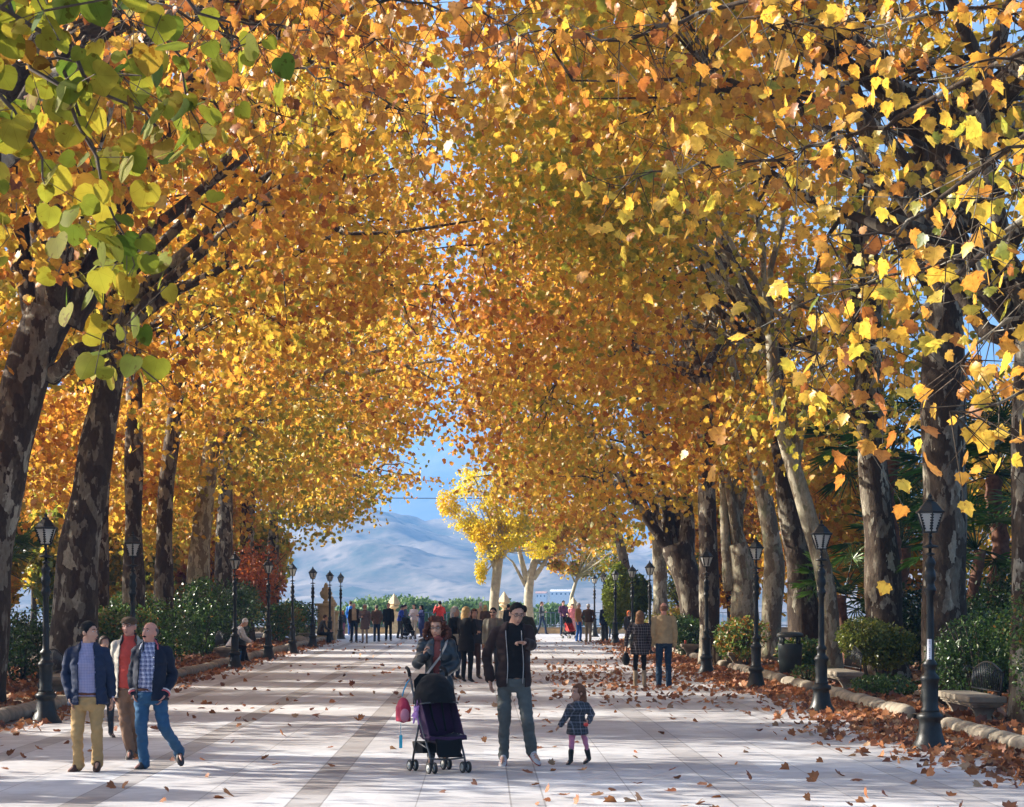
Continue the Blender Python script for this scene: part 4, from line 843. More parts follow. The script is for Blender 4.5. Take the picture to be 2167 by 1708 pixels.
for i, (x, y, rz, lb) in enumerate(BN):
    o = b0 if i == 0 else copy_tree(b0); o.location = (x, y, 0); o.rotation_euler.z = rz; tag(o, lb, 'bench', 'stone benches along the walk')
cup = MB().lathe([(.03, 0), (.04, .1), (.042, .11)], 10).build('cup', simple('red_white_cup', (.7, .15, .12), .5, .1, 5, 0)); cup.location = (6.35, 70.55, .475); tag(cup, 'small red cup left on the end of a stone bench', 'cup')
# ---------------------------------------------------------------- litter bins, pots
M_BIN = simple('bin_plastic', (.028, .038, .036), .45, .2, 6, .1)
def litter_bin(label, x, y, s=1.0):
    root = empty('litter_bin', (x, y, .1), label=label, cat='litter bin')
    MB().lathe([(.20*s, .05), (.215*s, .06), (.245*s, .55*s), (.255*s, .68*s), (.25*s, .70*s)], 28, flute=.02, fl=(.1, .6)).build('body', M_BIN, root)
    for k in range(4):
        a = R(45+90*k); MB().box((.235*s*math.cos(a), .235*s*math.sin(a), .76*s), (.05, .05, .16*s), rz=a).build('post', M_BIN, root)
    MB().lathe([(.255*s, .83*s), (.27*s, .84*s), (.275*s, .88*s), (.26*s, .91*s), (.2*s, .935*s), (.05, .945*s)], 28).build('lid', M_BIN, root)
    MB().tube([(0, 0, -.12), (0, 0, .08)], .06, 10).build('foot', M_BIN, root)
litter_bin('dark green round litter bin on the right under the yellowing bush', (1672-1022)/4760*50.5, 50.5, 1.1)
litter_bin('grey litter bin behind the man sitting bent over on the left', -7.75, 71.5, 1.0)
root = empty('flower_pot', (-7.75, 97, 0.1), label='squat stone flower pot at the far left kerb', cat='pot')
MB().lathe([(.16, 0), (.18, .02), (.28, .25), (.32, .3), (.32, .34), (.27, .34), (.25, .28)], 18).build('pot_body', M_STONE, root)
bk = empty('boulder', (-7.5, 92, 0), label='rounded pale boulders edging the far left bed', cat='boulder')
MB().ball((0, 0, .12), (.3, .35, .22)).ball((-.1, 1.2, .14), (.32, .4, .25)).ball((.05, 2.4, .1), (.25, .3, .2)).build('rock', M_STONE, bk)
# ---------------------------------------------------------------- fallen leaves
def litter():
    U = rng.uniform
    n = 1700; y = 19+U(0, 1, n)**1.4*85; x = -7.1+U(0, 1, n)**.8*13.6
    w = U(0, 1, n) < .25+.75*field(np.c_[x*1.2, y*.3, 0*x], 1.0)**2
    A = np.c_[x, y, 0*x+.006][w]
    n = 9500; y = 20+U(0, 1, n)**1.2*82; off = np.abs(rng.normal(size=n))*.95; x = 6.45-off
    lim = 1.05+1.4*field(np.c_[0*x, y*.5, 0*x], 1.2)+1.6*np.exp(-((y-62)/14)**2); keep = off < lim*U(.3, 1.15, n)
    Bq = np.c_[x, y, U(.004, .05, n)*np.exp(-off)][keep]
    n = 1500; y = 20+U(0, 1, n)*80; x = -7.05+np.abs(rng.normal(size=n))*.35; Cq = np.c_[x, y, 0*x+.01]
    n = 700; y = 52+rng.normal(size=n)*7; x = 3.2+rng.normal(size=n)*1.1; Dq = np.c_[x, y, 0*x+.008][(y > 22)]
    A = np.vstack([A, Bq, Cq, Dq]); A = A[(A[:, 0] > -7.1) & (A[:, 0] < 6.5)]
    N = len(A); nr = np.tile([0, 0, 1.], (N, 1)); ax = rng.normal(size=(N, 3)); ax[:, 2] *= .2
    A[:, 2] += .018
    o = leaves('fallen_leaves', A, .112, rng.uniform(0, 1, N)**.9, M_LITTER, None, PLANE_CURL, nrm=nr*.9, axis=ax); tag(o, kind='stuff')
    n = 16000; sd = rng.integers(0, 2, n); y = 22+U(0, 1, n)**1.3*78; x = np.where(sd == 0, 6.75+U(0, 1, n)**1.5*5, -7.5-U(0, 1, n)**1.5*5)
    z = np.array([bz(a, b) for a, b in zip(x, y)])+.03; A = np.c_[x, y, z]; N = n; ax = rng.normal(size=(N, 3)); ax[:, 2] *= .2
    o = leaves('bed_leaves', A, .15, rng.uniform(0, 1, N), M_LITTER, None, PLANE_CURL, nrm=np.tile([0, 0, .9], (N, 1)), axis=ax); tag(o, kind='stuff')
PLANE_CURL = (PLANE_F[0].copy(), PLANE_F[1])
PLANE_CURL[0][:, 2] = .17*np.abs(PLANE_CURL[0][:, 0])**1.3+.12*(PLANE_CURL[0][:, 1]-.45)**2
litter()
# haze between the terrace and the mountains
hz = MB().box((0, 3000, 255), (11000, 12400, 770)).build('haze', None, None, False); tag(hz, kind='stuff')
hm = bpy.data.materials.new('haze_air'); hm.use_nodes = True; hn = hm.node_tree.nodes; hn.clear()
ho = hn.new('ShaderNodeOutputMaterial'); hv = hn.new('ShaderNodeVolumePrincipled'); hv.inputs['Color'].default_value = (.20, .47, 1, 1)
hv.inputs['Density'].default_value = 3.2e-4; hv.inputs['Anisotropy'].default_value = .2; hm.node_tree.links.new(hv.outputs[0], ho.inputs['Volume']); hz.data.materials.append(hm)
# ---------------------------------------------------------------- people
def remeshed(mb, name, mat, parent, vox, smooth=2, fold=0, cut=None, solid=0, fscale=9, seed=0, post=None):
    me = bpy.data.meshes.new('tmp'); me.from_pydata(mb.v, [], mb.f); me.update()
    o = bpy.data.objects.new('tmp', me); COL.objects.link(o)
    m = o.modifiers.new('r', 'REMESH'); m.mode = 'VOXEL'; m.voxel_size = vox
    if smooth: s = o.modifiers.new('s', 'SMOOTH'); s.iterations = smooth; s.factor = .6
    dg = bpy.context.evaluated_depsgraph_get(); ev = o.evaluated_get(dg); nm = bpy.data.meshes.new_from_object(ev)
    bpy.data.objects.remove(o); bpy.data.meshes.remove(me)
    nm.name = name
    if fold:
        nm.update(); n = len(nm.vertices); co = np.empty(n*3, np.float32); nm.vertices.foreach_get('co', co); no = np.empty(n*3, np.float32); nm.vertices.foreach_get('normal', no)
        co = co.reshape(-1, 3); no = no.reshape(-1, 3); q = co*np.array([1.0, 1.0, 1.7])+seed*3.7
        w = np.array([mnoise.noise(Vector(v*fscale)) for v in q]); w2 = np.array([mnoise.noise(Vector(v*fscale*.45)) for v in q])
        w = -np.abs(w)*1.6+.35+w2*.8
        co = co+no*(w*fold)[:, None]; nm.vertices.foreach_set('co', co.reshape(-1)); nm.update()
    if cut or post:
        bm = bmesh.new(); bm.from_mesh(nm)
        if cut:
            dl = [v for v in bm.verts if cut(v.co, v.normal)]; bmesh.ops.delete(bm, geom=dl, context='VERTS')
        bm.to_mesh(nm); bm.free()
    o = link_mesh(name, nm, mat, parent)
    if solid: sm = o.modifiers.new('solid', 'SOLIDIFY'); sm.thickness = solid; sm.offset = 1
    return o
CM = {}
def cloth(name, col, rough=.85, weave=300, var=.12, sheen=.06, spec=.2):
    if name in CM: return CM[name]
    m = simple(name, col, rough, var, 14, .15, weave, sheen=sheen, spec=spec, dist=.002); CM[name] = m; return m
def plaid(name, base, l1, l2, per, w1=.12, w2=.05):
    m, nt, N, L, B = nmat(name); tc = N.new('ShaderNodeTexCoord'); sp = N.new('ShaderNodeSeparateXYZ'); L.new(tc.outputs['Object'], sp.inputs[0])
    def M(op, a, b=None):
        n = N.new('ShaderNodeMath'); n.operation = op
        for i, v in enumerate((a, b)):
            if v is None: continue
            if hasattr(v, 'links'): L.new(v, n.inputs[i])
            else: n.inputs[i].default_value = v
        return n.outputs[0]
    xx = M('ADD', sp.outputs[0], M('MULTIPLY', sp.outputs[1], .7))
    def ln(c, p, w, o=0): return M('LESS_THAN', M('FRACT', M('DIVIDE', M('ADD', c, 5+o), p)), w)
    a = M('MULTIPLY', M('ADD', ln(xx, per, w1), ln(sp.outputs[2], per, w1)), .5); b = M('MULTIPLY', M('ADD', ln(xx, per, w2, per*.5), ln(sp.outputs[2], per, w2, per*.5)), .5)
    def mix(f, c1, c2):
        n = N.new('ShaderNodeMix'); n.data_type = 'RGBA'; L.new(f, n.inputs[0])
        for i, v in ((6, c1), (7, c2)):
            if hasattr(v, 'links'): L.new(v, n.inputs[i])
            else: n.inputs[i].default_value = (*v, 1)
        return n.outputs[2]
    L.new(mix(b, mix(a, base, l1), l2), B.inputs['Base Color']); B.inputs['Roughness'].default_value = .9; B.inputs['Sheen Weight'].default_value = .05
    return m
def skin(name, c):
    if name in CM: return CM[name]
    m, nt, N, L, B = nmat(name); tc = N.new('ShaderNodeTexCoord'); nz = N.new('ShaderNodeTexNoise'); nz.inputs['Scale'].default_value = 18; L.new(tc.outputs['Object'], nz.inputs['Vector'])
    r = ramp(N, [(.3, [c[0]*.92, c[1]*.82, c[2]*.8]), (.7, c)]); L.new(nz.outputs[0], r.inputs[0]); L.new(r.outputs[0], B.inputs['Base Color'])
    B.inputs['Roughness'].default_value = .5; B.inputs['Subsurface Weight'].default_value = .0; CM[name] = m; return m
SKIN = skin('skin', (.58, .33, .22)); SKINR = skin('ruddy_skin', (.60, .29, .20))
def hairm(name, c, rough=.62): return cloth(name, c, rough, 90, .45, .0, .25)
H_BLACK = hairm('black_hair', (.005, .004, .004), .8); H_BROWN = hairm('brown_hair', (.07, .032, .018)); H_AUB = hairm('auburn_hair', (.085, .026, .014)); H_GREY = hairm('grey_hair', (.42, .40, .38)); H_WHITE = hairm('white_hair', (.68, .66, .62)); H_BLOND = hairm('fair_hair', (.42, .27, .11)); H_RED = hairm('red_hair', (.45, .13, .04))
M_EYE = simple('eye_white', (.7, .68, .65), .3, .05, 20, 0); M_IRIS = simple('dark_iris', (.02, .015, .012), .2, .1, 20, 0); M_LIP = simple('lip', (.36, .12, .10), .5, .1, 20, 0)
M_SOLE = simple('shoe_leather', (.03, .022, .018), .45, .3, 20, .1)
V3 = Vector
def hand(mb, w, dirv, pal, side, mode='relax', s=1.0):
    """w wrist, dirv finger direction, pal palm normal, side = vector towards the thumb"""
    d = V3(dirv).normalized(); n = V3(pal); n = (n-d*n.dot(d)).normalized(); t = d.cross(n).normalized()
    if t.dot(V3(side)) < 0: t = -t
    w = V3(w)
    rows = []
    for k, (a, wd, th) in enumerate(((0, .026, .018), (.025, .034, .017), (.055, .042, .015), (.085, .041, .013), (.092, .036, .010))):
        rows.append((w+d*a*s, t*wd*s, n*th*s))
    mb.loft(rows, 12)
    fl = [.074, .082, .076, .060]; off = [.031, .011, -.010, -.030]
    for i in range(4):
        curl = {'relax': .38+.08*i, 'hold': 1.0+.05*i, 'point': .05 if i == 0 else 1.25, 'spread': .15}[mode]
        p = w+d*.086*s+t*off[i]*s; a = .1 if mode != 'hold' else .35
        dd = (d+t*(.05*(1.5-i) if mode != 'spread' else .2*(1.5-i))).normalized(); pts = [p-d*.02*s]; rs = [.0095*s]
        for j, f in enumerate((.42, .32, .26)):
            pts.append(p); rs.append([.0095, .0088, .0082][j]*s)
            dir2 = (dd*math.cos(a)+n*math.sin(a)).normalized(); p = p+dir2*fl[i]*f*s; a += curl
        pts.append(p); rs.append(.0068*s); mb.tube(pts, rs, 8); mb.ball(p, .0068*s, 8, 5)
    tb = w+d*.02*s+t*.026*s; t1 = tb+(t*.7+d*.6+n*.25).normalized()*.042*s; t2 = t1+(t*.25+d*.85+n*.45).normalized()*.032*s; t3 = t2+(d*.8+n*.6-t*.1).normalized()*.024*s
    mb.tube([tb, t1, t2, t3], [.014*s, .0115*s, .010*s, .008*s], 8); mb.ball(t3, .008*s, 8, 5)
def person(label, loc, J, top=None, bot=None, shoe=None, hair=('short', H_BLACK), sk=None, near=False, coat=0., jacket=None, collar=None, hands=('relax', 'relax'), k=1.0, girth=1.0, belly=0., fem=False, extras=(), group=None, skirt=None, sleeve=1.0, cap=None, glasses=False, brow=None, moust=None, legw=1.0, bald=False, boots=None, cat='person', jopen=.07, scarf=None, palms=(None, None), tw=1.0):
    root = empty('person', loc, label=label, cat=cat, group=group); sk = sk or SKIN
    vb = .0085 if near else .015; vc = .012 if near else .02
    yaw = J['yaw']; f = V3((math.sin(yaw), -math.cos(yaw), 0)); U = V3((math.cos(yaw), math.sin(yaw), 0)); Z = V3((0, 0, 1))
    def g(n): return V3(J[n])
    hip, neck, head = g('hip'), g('neck'), g('head'); bb = MB()
    sh = {}; 
    for s_ in 'LR':
        S_, E, Wt, T_, K, A_, To = (g(a+s_) for a in ('s', 'e', 'w', 'h', 'k', 'a', 't'))
        sh[s_] = (S_, E, Wt, T_, K, A_, To)
    L0 = neck-hip; sw = (sh['R'][0]-sh['L'][0]).length/2; Us = (sh['R'][0]-sh['L'][0]).normalized()
    fs = Us.cross(Z); fs = fs if fs.dot(f) > 0 else -fs
    def trow(t, w, dp, fw=0): 
        u = U.lerp(Us, min(1, max(0, t))).normalized(); ff = f.lerp(fs, min(1, max(0, t))).normalized()
        return (hip+L0*t+f*fw, u*w, ff*dp)
    def torso(mb, inf=0., lo=-.12, hi=1.0, bel=0.):
        G_ = girth*k; hw = .155*(1.08 if fem else 1)*G_; ww = .135*(.88 if fem else 1)*G_; bd = belly
        R_ = [(-.16, hw*.62, .09*G_, 0), (-.06, hw, .115*G_, 0), (.08, hw*1.0, .118*G_, 0), (.30, ww*1.03, .108*G_+bd*.5, bd*.6), (.50, ww*1.1, .108*G_+bd*.25, bd*.3), (.68, .155*G_, .118*G_+(.018 if fem else 0), .012), (.82, max(.15*G_, sw*.86), .108*G_, 0), (.92, sw*.84, .088*G_, 0), (.985, sw*.60, .074*G_, 0), (1.04, .074*k, .066*k, 0)]
        rows = []
        for t, w, dp, fw in R_:
            if t < lo or t > hi+.04: continue
            rows.append(trow(t, w+inf, dp+inf, fw))
        mb.loft(rows, 24)
    # body: one continuous surface
    torso(bb, -.022*k)
    for i, s_ in enumerate('LR'):
        S_, E, Wt, T_, K, A_, To = sh[s_]
        bb.cap(S_, E, .036*k, .031*k); bb.cap(E, Wt, .031*k, .025*k)
        fd = (Wt-E).normalized(); sgn = 1 if i else -1
        hd = V3(J['hd'+s_]) if 'hd'+s_ in J else fd
        pal = palms[i] or (-Us*sgn+f*.4); thumb = f if abs(hd.dot(f)) < .8 else Z
        hand(bb, Wt, hd, pal, thumb, hands[i], k*(.95 if fem else 1.02))
        bb.cap(T_, K, .056*k, .040*k); bb.cap(K, A_, .040*k, .028*k)
        pass
        ft = To-A_; bb.tube([A_, A_.lerp(To, .6), To], [.024*k, .018*k, .010*k], 10)
    # head
    hy = J.get('hyaw', yaw); hp = J.get('hpitch', 0.); hr = J.get('hroll', 0.)
    MH = Matrix.Rotation(hy, 3, 'Z') @ Matrix.Rotation(hp, 3, 'X') @ Matrix.Rotation(hr, 3, 'Y')   # local face looks along -y
    hs = J.get('hs', 1.0)*k
    def h(p): return head+MH@(V3(p)*hs)
    bb.cap(neck-L0*.06, head+MH@V3((0, .015, -.06))*hs, .060*k*(.85 if fem else 1.08), .052*k*(.88 if fem else 1.08))
    def hb(c, r): bb.ball(h(c), [a*hs for a in r], 16, 12, MH)
    hb((0, .012, .030), (.074, .092, .088)); hb((0, -.02, -.02), (.064, .068, .085)); hb((0, -.035, -.075), (.042, .042, .034)); hb((0, -.066, -.098), (.020, .016, .014))
    hb((-.03, -.058, -.028), (.022, .02, .02)); hb((.03, -.058, -.028), (.022, .02, .02)); hb((0, -.078, .032), (.048, .012, .010))
    bb.loft([(h((0, -.082, .018)), MH@V3((.008, 0, 0))*hs, MH@V3((0, .008, 0))*hs), (h((0, -.094, -.012)), MH@V3((.012, 0, 0))*hs, MH@V3((0, .013, .003))*hs), (h((0, -.102, -.036)), MH@V3((.017, 0, 0))*hs, MH@V3((0, .018, 0))*hs), (h((0, -.088, -.046)), MH@V3((.014, 0, 0))*hs, MH@V3((0, .012, 0))*hs)], 10)
    hb((0, -.083, -.064), (.022, .010, .010))
    for s_ in (-1, 1): bb.ball(h((s_*.076, .012, -.008)), (.011*hs, .020*hs, .031*hs), 10, 8, MH)
    remeshed(bb, 'body', sk, root, vb, 2)
    for s_ in (-1, 1):
        e = MB().ball(h((s_*.031, -.080, .010)), (.0125*hs, .006*hs, .0065*hs), 10, 8, MH).build('eye', M_EYE, root)
        MB().ball(h((s_*.031, -.0855, .010)), (.0058*hs, .003*hs, .0058*hs), 8, 6, MH).build('iris', M_IRIS, e)
        if near or brow: MB().tube([h((s_*.014, -.090, .030)), h((s_*.032, -.092, .035)), h((s_*.050, -.078, .028))], [.004*hs, .0045*hs, .003*hs], 6).build('eyebrow', brow or hair[1], root)
    MB().ball(h((0, -.0925, -.068)), (.021*hs, .005*hs, .0055*hs), 10, 6, MH).build('mouth', M_LIP, root)
    if moust: MB().tube([h((-.026, -.088, -.060)), h((0, -.100, -.052)), h((.026, -.088, -.060))], [.005*hs, .009*hs, .005*hs], 8).build('moustache', moust, root)
    if glasses:
        gm = MB()
        for s_ in (-1, 1):
            pts = [h((s_*.034+.021*math.cos(a), -.098, .010+.014*math.sin(a))) for a in np.linspace(0, 2*math.pi, 11)]
            gm.tube(pts, .0026*hs, 5, caps=False); gm.tube([h((s_*.054, -.096, .012)), h((s_*.078, -.02, .010))], .0025*hs, 5)
        gm.tube([h((-.014, -.1, .012)), h((.014, -.1, .012))], .0025*hs, 5)
        go = gm.build('glasses', M_IRON, root)
        if glasses == 'dark':
            for s_ in (-1, 1): MB().ball(h((s_*.034, -.098, .010)), (.02*hs, .003*hs, .013*hs), 10, 6, MH).build('lens', M_IRIS, go)
    # hair
    st, hm_ = hair; Mi = MH.inverted()
    def hl(co): return Mi@(co-head)/hs
    if st in ('short', 'receding', 'bald'):
        if st != 'bald' or True:
            hbm = MB().ball(h((0, .014, .032)), [a*hs for a in (.0765, .0925, .0900)], 24, 18, MH)
            lim = {'short': .045, 'receding': .085, 'bald': .2}[st]
            def cut(co, n):
                p = hl(co)
                if st == 'bald': return p.z > .055 or p.z < -.055 or p.y < .0+.2*max(0, .0-p.z)
                if p.y < -.012 and p.z < (-.022 if st == 'short' else .004)+(-.012-p.y)*1.55: return True
                return p.z < -.060 or (p.z < -.028 and p.y < .022)
            remeshed(hbm, 'hair', hm_, root, vc*.6, 1, .005 if near else .003, cut, .005, 30)
    elif st in ('long', 'bob', 'hood', 'curly', 'pony'):
        hbm = MB().ball(h((0, .016, .034)), [a*hs for a in ((.086, .104, .095) if st != 'hood' else (.098, .112, .108))], 20, 14, MH)
        ln = {'long': .34, 'bob': .17, 'hood': .16, 'curly': .22, 'pony': .0}[st]*J.get('hairlen', 1)
        if ln:
            hbm.loft([(h((0, .04, .02)), U*.08*hs, f*.07*hs), (h((0, .055, -.06)), U*.088*hs, f*.06*hs), (h((0, .055, -.06))-Z*ln*.45*k, U*.092*hs, f*.045*hs), (h((0, .06, -.06))-Z*ln*.85*k, U*.07*hs, f*.03*hs), (h((0, .06, -.06))-Z*ln*k, U*.03*hs, f*.015*hs)], 16)
        if st == 'curly':
            rr = np.random.default_rng(5)
            for q in range(230):
                a = rr.uniform(-2.75, 2.75); zz = rr.uniform(-.23, .12); rad = .105+.035*(zz < -.02)+.01*rr.normal() if zz < .06 else .08*rr.uniform(.3, 1)
                if abs(a) > 2.35 and zz < .06: continue
                hbm.ball(h((rad*math.sin(a), .012+rad*math.cos(a)*.95, zz)), rr.uniform(.014, .026)*hs, 8, 6)
        def cut(co, n):
            p = hl(co)
            if st == 'curly': return False if abs(p.x) > .066 else (p.y < -.045 and p.z < .070)
            w = .062 if st != 'hood' else .07
            return (abs(p.x) < w and p.y < -.02 and p.z < .068) or (p.y < -.055 and p.z < .04) or (st == 'pony' and p.z < -.05)
        remeshed(hbm, 'hair' if st != 'hood' else 'headscarf', hm_, root, vc*.8, 1, .010 if near else .006, cut, .006, 20)
    if cap:
        c_ = MB().ball(h((0, .005, .062)), [a*hs for a in (.092, .112, .058)], 18, 10, MH).loft([(h((0, -.075, .055)), MH@V3((.075, 0, 0))*hs, MH@V3((0, .03, .008))*hs), (h((0, -.112, .040)), MH@V3((.058, 0, 0))*hs, MH@V3((0, .022, .004))*hs), (h((0, -.128, .034)), MH@V3((.03, 0, 0))*hs, MH@V3((0, .008, .003))*hs)], 16)
        def ccut(co, n): return hl(co).z < .022
        remeshed(c_, 'flat_cap', cap, root, vc*.8, 1, .003, ccut, .004)
    # garments
    sleeves = sleeve
    def upper(mb, inf, sl=1.0, lo=-.12, ln=0., fl=.0):
        torso(mb, inf, lo=lo)
        if ln: mb.loft([trow(.12, .155*girth*k*(1.08 if fem else 1)+inf, .118*girth*k+inf), trow(-.08, .165*girth*k*(1.05 if fem else 1)+inf+fl*.2, .125*girth*k+inf+fl*.2), (hip-Z*ln, U*(.165*girth*k+inf+fl), f*(.125*girth*k+inf+fl*.9))], 24)
        for s_ in 'LR':
            S_, E, Wt = sh[s_][:3]; W2 = E.lerp(Wt, min(1, .98)*sl)
            a = .045*k*tw+inf; mb.cap(S_, E, a, .042*k*tw+inf); mb.cap(E, W2, .042*k*tw+inf, .033*k*tw+inf*.9)
            mb.cap(S_, neck-L0*.02, a*.86, .040*k)
    seed = loc[0]*3+loc[1]
    if skirt: pass
    if bot:
        tb = MB(); torso(tb, .008, lo=-.2, hi=.16)
        for s_ in 'LR':
            T_, K, A_ = sh[s_][3:6]; A2 = K.lerp(A_, 1.0 if not boots else .45)
            tb.cap(T_, K, .088*k*legw, .066*k*legw, 14); tb.cap(K, A2, .066*k*legw, .060*k*legw if not fem else .05*k*legw, 14)
            if not boots and not fem: tb.cap(A2, A2-Z*.015, .062*k*legw, .064*k*legw)
        remeshed(tb, 'trousers' if legw > .8 else 'leggings', bot, root, vc, 2, .014 if near else .007, None, 0, 9, seed)
    if top:
        ub = MB(); upper(ub, .012 if not jacket else .006, sleeves, (.06 if jacket else -.06) if not coat else -.12, coat, .02 if coat else 0)
        cutf = None
        if jacket: 
            pass
        remeshed(ub, 'coat' if coat else ('shirt' if jacket else 'top'), top, root, vc, 2, .009 if near else .005, (lambda co, n: co.z > neck.z+.05*k), 0, 9, seed)
    if jacket:
        jb = MB(); upper(jb, .017, 1.0, -.10, J.get('jlen', .0), .015)
        jo = jopen
        def jcut(co, n):
            q = co-hip; t = q.dot(L0)/L0.dot(L0); u = U.lerp(Us, min(1, max(0, t))).normalized(); c = hip+L0*t
            x_ = (co-c).dot(u)-J.get('jx', 0); dpt = (co-c).dot(f)
            if co.z > neck.z+.028*k: return True
            if dpt > .02 and abs(x_) < jo*(1.15-.5*max(0, t-.6)) : return True
            return False
        jk = remeshed(jb, 'jacket', jacket, root, vc, 2, .017 if near else .008, jcut, .008, 7, seed+5)
        if collar:
            cb = MB()
            for s_ in (-1, 1):
                pts = [neck+Us*s_*.030*k-fs*.05*k+Z*.055*k, neck+Us*s_*.072*k+fs*.0*k+Z*.04*k, neck+Us*s_*.070*k+fs*.075*k-Z*.02*k, neck+Us*s_*(jo+.012)*k+fs*.115*k-Z*.075*k]
                cb.tube(pts, [.018*k, .022*k, .024*k, .010*k], 8, flat=.35, up=Z)
            cb.build('collar', collar, jk)
    if jacket and collar:
        c0 = neck+Z*.035*k; rr_ = .066*k
        MB().tube([c0+V3((rr_*math.sin(a), -rr_*math.cos(a), 0))+Z*(-.03*math.cos(a))*k for a in np.linspace(.35, 5.93, 16)], .016*k, 8, flat=.5).build('shirt_collar', top, root)
    if scarf:
        MB().tube([neck+V3((.07*math.cos(a)*k, .07*math.sin(a)*k, .02*math.sin(a*3)+.01)) for a in np.linspace(0, 6.28, 14)], [.028*k+.006*math.sin(i*2) for i in range(14)], 8).build('scarf', scarf, root)
    for s_ in 'LR':
        K, A_, To = sh[s_][4:7]; d = To-A_; dh = V3((d.x, d.y, 0)); dh = dh.normalized() if dh.length > 1e-3 else f
        dd = d.normalized(); sd = dd.cross(Z) if abs(dd.z) < .95 else U; sd.normalize(); up = sd.cross(dd).normalized()
        if up.z < 0 and abs(dd.z) < .9: up = -up
        sb = MB(); heel = A_-dd*.045*k-up*.035*k
        if abs(dd.z) < .8: 
            rows = [(heel+up*.02*k, sd*.026*k, up*.035*k), (heel+dd*.03*k+up*.022*k, sd*.036*k, up*.048*k), (heel+dd*.10*k+up*.016*k, sd*.038*k, up*.042*k), (heel+dd*.17*k+up*.0*k, sd*.046*k, up*.030*k), (heel+dd*.225*k-up*.006*k, sd*.040*k, up*.022*k), (heel+dd*.262*k-up*.010*k, sd*.018*k, up*.012*k)]
        else: rows = [(A_-dd*.06*k, sd*.03*k, up*.04*k), (A_+dd*.02*k, sd*.038*k, up*.045*k), (A_+dd*.12*k, sd*.045*k, up*.03*k), (A_+dd*.18*k, sd*.03*k, up*.018*k)]
        sb.loft(rows, 14)
        if boots: sb.cap(A_, K.lerp(A_, .35), .042*k, .055*k); sb.cap(A_, K.lerp(A_, .35), .045*k, .056*k)
        sb.cap(A_-Z*.0, A_+dd*.06*k-up*.01*k, .040*k, .036*k)
        remeshed(sb, 'boot' if boots else 'shoe', boots or shoe or M_SOLE, root, .009 if near else .014, 1)
    for e in extras: e(root, J, h, k)
    return root
def px_frame(cx, cy, ox, oy, sc, sole):
    """turn points read off an enlarged piece of the photograph into metres around the person's feet"""
    base = G((ox+cx/sc)/1.18135, (oy+sole/sc)/1.18135); d = base.y
    def Q(x, y, dy=0.):
        px = (ox+x/sc)/1.18135; py = (oy+y/sc)/1.18135; dd = d+dy; p = P(px, py, dd); return V3((p.x-base.x, dy, p.z))
    return base, Q
# man in the navy jacket
b, Q = px_frame(365, 0, 120, 1500, 3.714, 1592)
JN = dict(yaw=.12, hyaw=R(62), hpitch=0, head=Q(383, 300), neck=Q(372, 418), hip=Q(372, 935), sL=Q(215, 486), sR=Q(525, 486), eL=Q(165, 690, .04), eR=Q(578, 700, .06), wL=Q(205, 895, -.06), wR=Q(590, 890, .1),
          hL=Q(285, 960), hR=Q(455, 960), kL=Q(270, 1250, -.05), kR=Q(452, 1245, -.02), aL=Q(285, 1525), aR=Q(460, 1500, .05), tL=Q(185, 1585, -.10), tR=Q(448, 1560, -.15), hdL=(.3, .1, -.9), jlen=.02)
M_NAVY = cloth('navy_cotton', (.012, .022, .055), .7); M_CHINO = cloth('tan_chino', (.40, .26, .11), .85); M_LAV = plaid('lilac_stripe_shirt', (.30, .29, .44), (.24, .23, .38), (.34, .33, .48), .03, .3, .1)
M_BELT = cloth('brown_belt', (.10, .035, .02), .5)
def belt(root, J, h, k):
    c = V3(J['hip'])+(V3(J['neck'])-V3(J['hip']))*.13; MB().tube([c+V3((.172*k*math.cos(a), .135*k*math.sin(a), 0)) for a in np.linspace(0, 6.283, 25)], .016, 6, flat=.4, up=(0, 0, 1)).build('belt', M_BELT, root)
person('black haired man in navy jacket and tan chinos, head turned to the right', b, JN, top=M_LAV, jacket=M_NAVY, collar=M_NAVY, bot=M_CHINO, shoe=cloth('brown_leather', (.07, .03, .02), .4), hair=('short', H_BLACK), near=True, girth=1.12, belly=.02, jopen=.075, tw=.9, extras=(belt,))
# man with moustache in blue jeans
b, Q = px_frame(900, 0, 120, 1500, 3.714, 1568)
JM = dict(yaw=-.15, hyaw=R(-28), hpitch=-.18, head=Q(943, 306), neck=Q(950, 412), hip=Q(945, 890), sL=Q(824, 476, -.02), sR=Q(1100, 474, .02), eL=Q(785, 690, .08), eR=Q(1160, 700, .10), wL=Q(800, 860, -.02), wR=Q(1085, 865, -.06),
          hL=Q(875, 920), hR=Q(1035, 920), kL=Q(868, 1210, -.06), kR=Q(1075, 1175, -.02), aL=Q(895, 1500), aR=Q(1215, 1400, .36), tL=Q(808, 1560, -.12), tR=Q(1238, 1490, .22), hdL=(.2, .1, -.9), hdR=(-.5, .0, -.8), jlen=.03, jx=-.02)
M_DNAVY = cloth('dark_navy_wool', (.008, .012, .028), .75); M_JEAN = cloth('blue_denim', (.032, .095, .185), .88); M_CHECK = plaid('checked_shirt', (.03, .05, .16), (.55, .56, .68), (.25, .26, .4), .048, .42, .2)
M_RIB = cloth('red_white_rib', (.55, .12, .14), .85); M_RIBW = cloth('white_rib', (.75, .73, .72), .85)
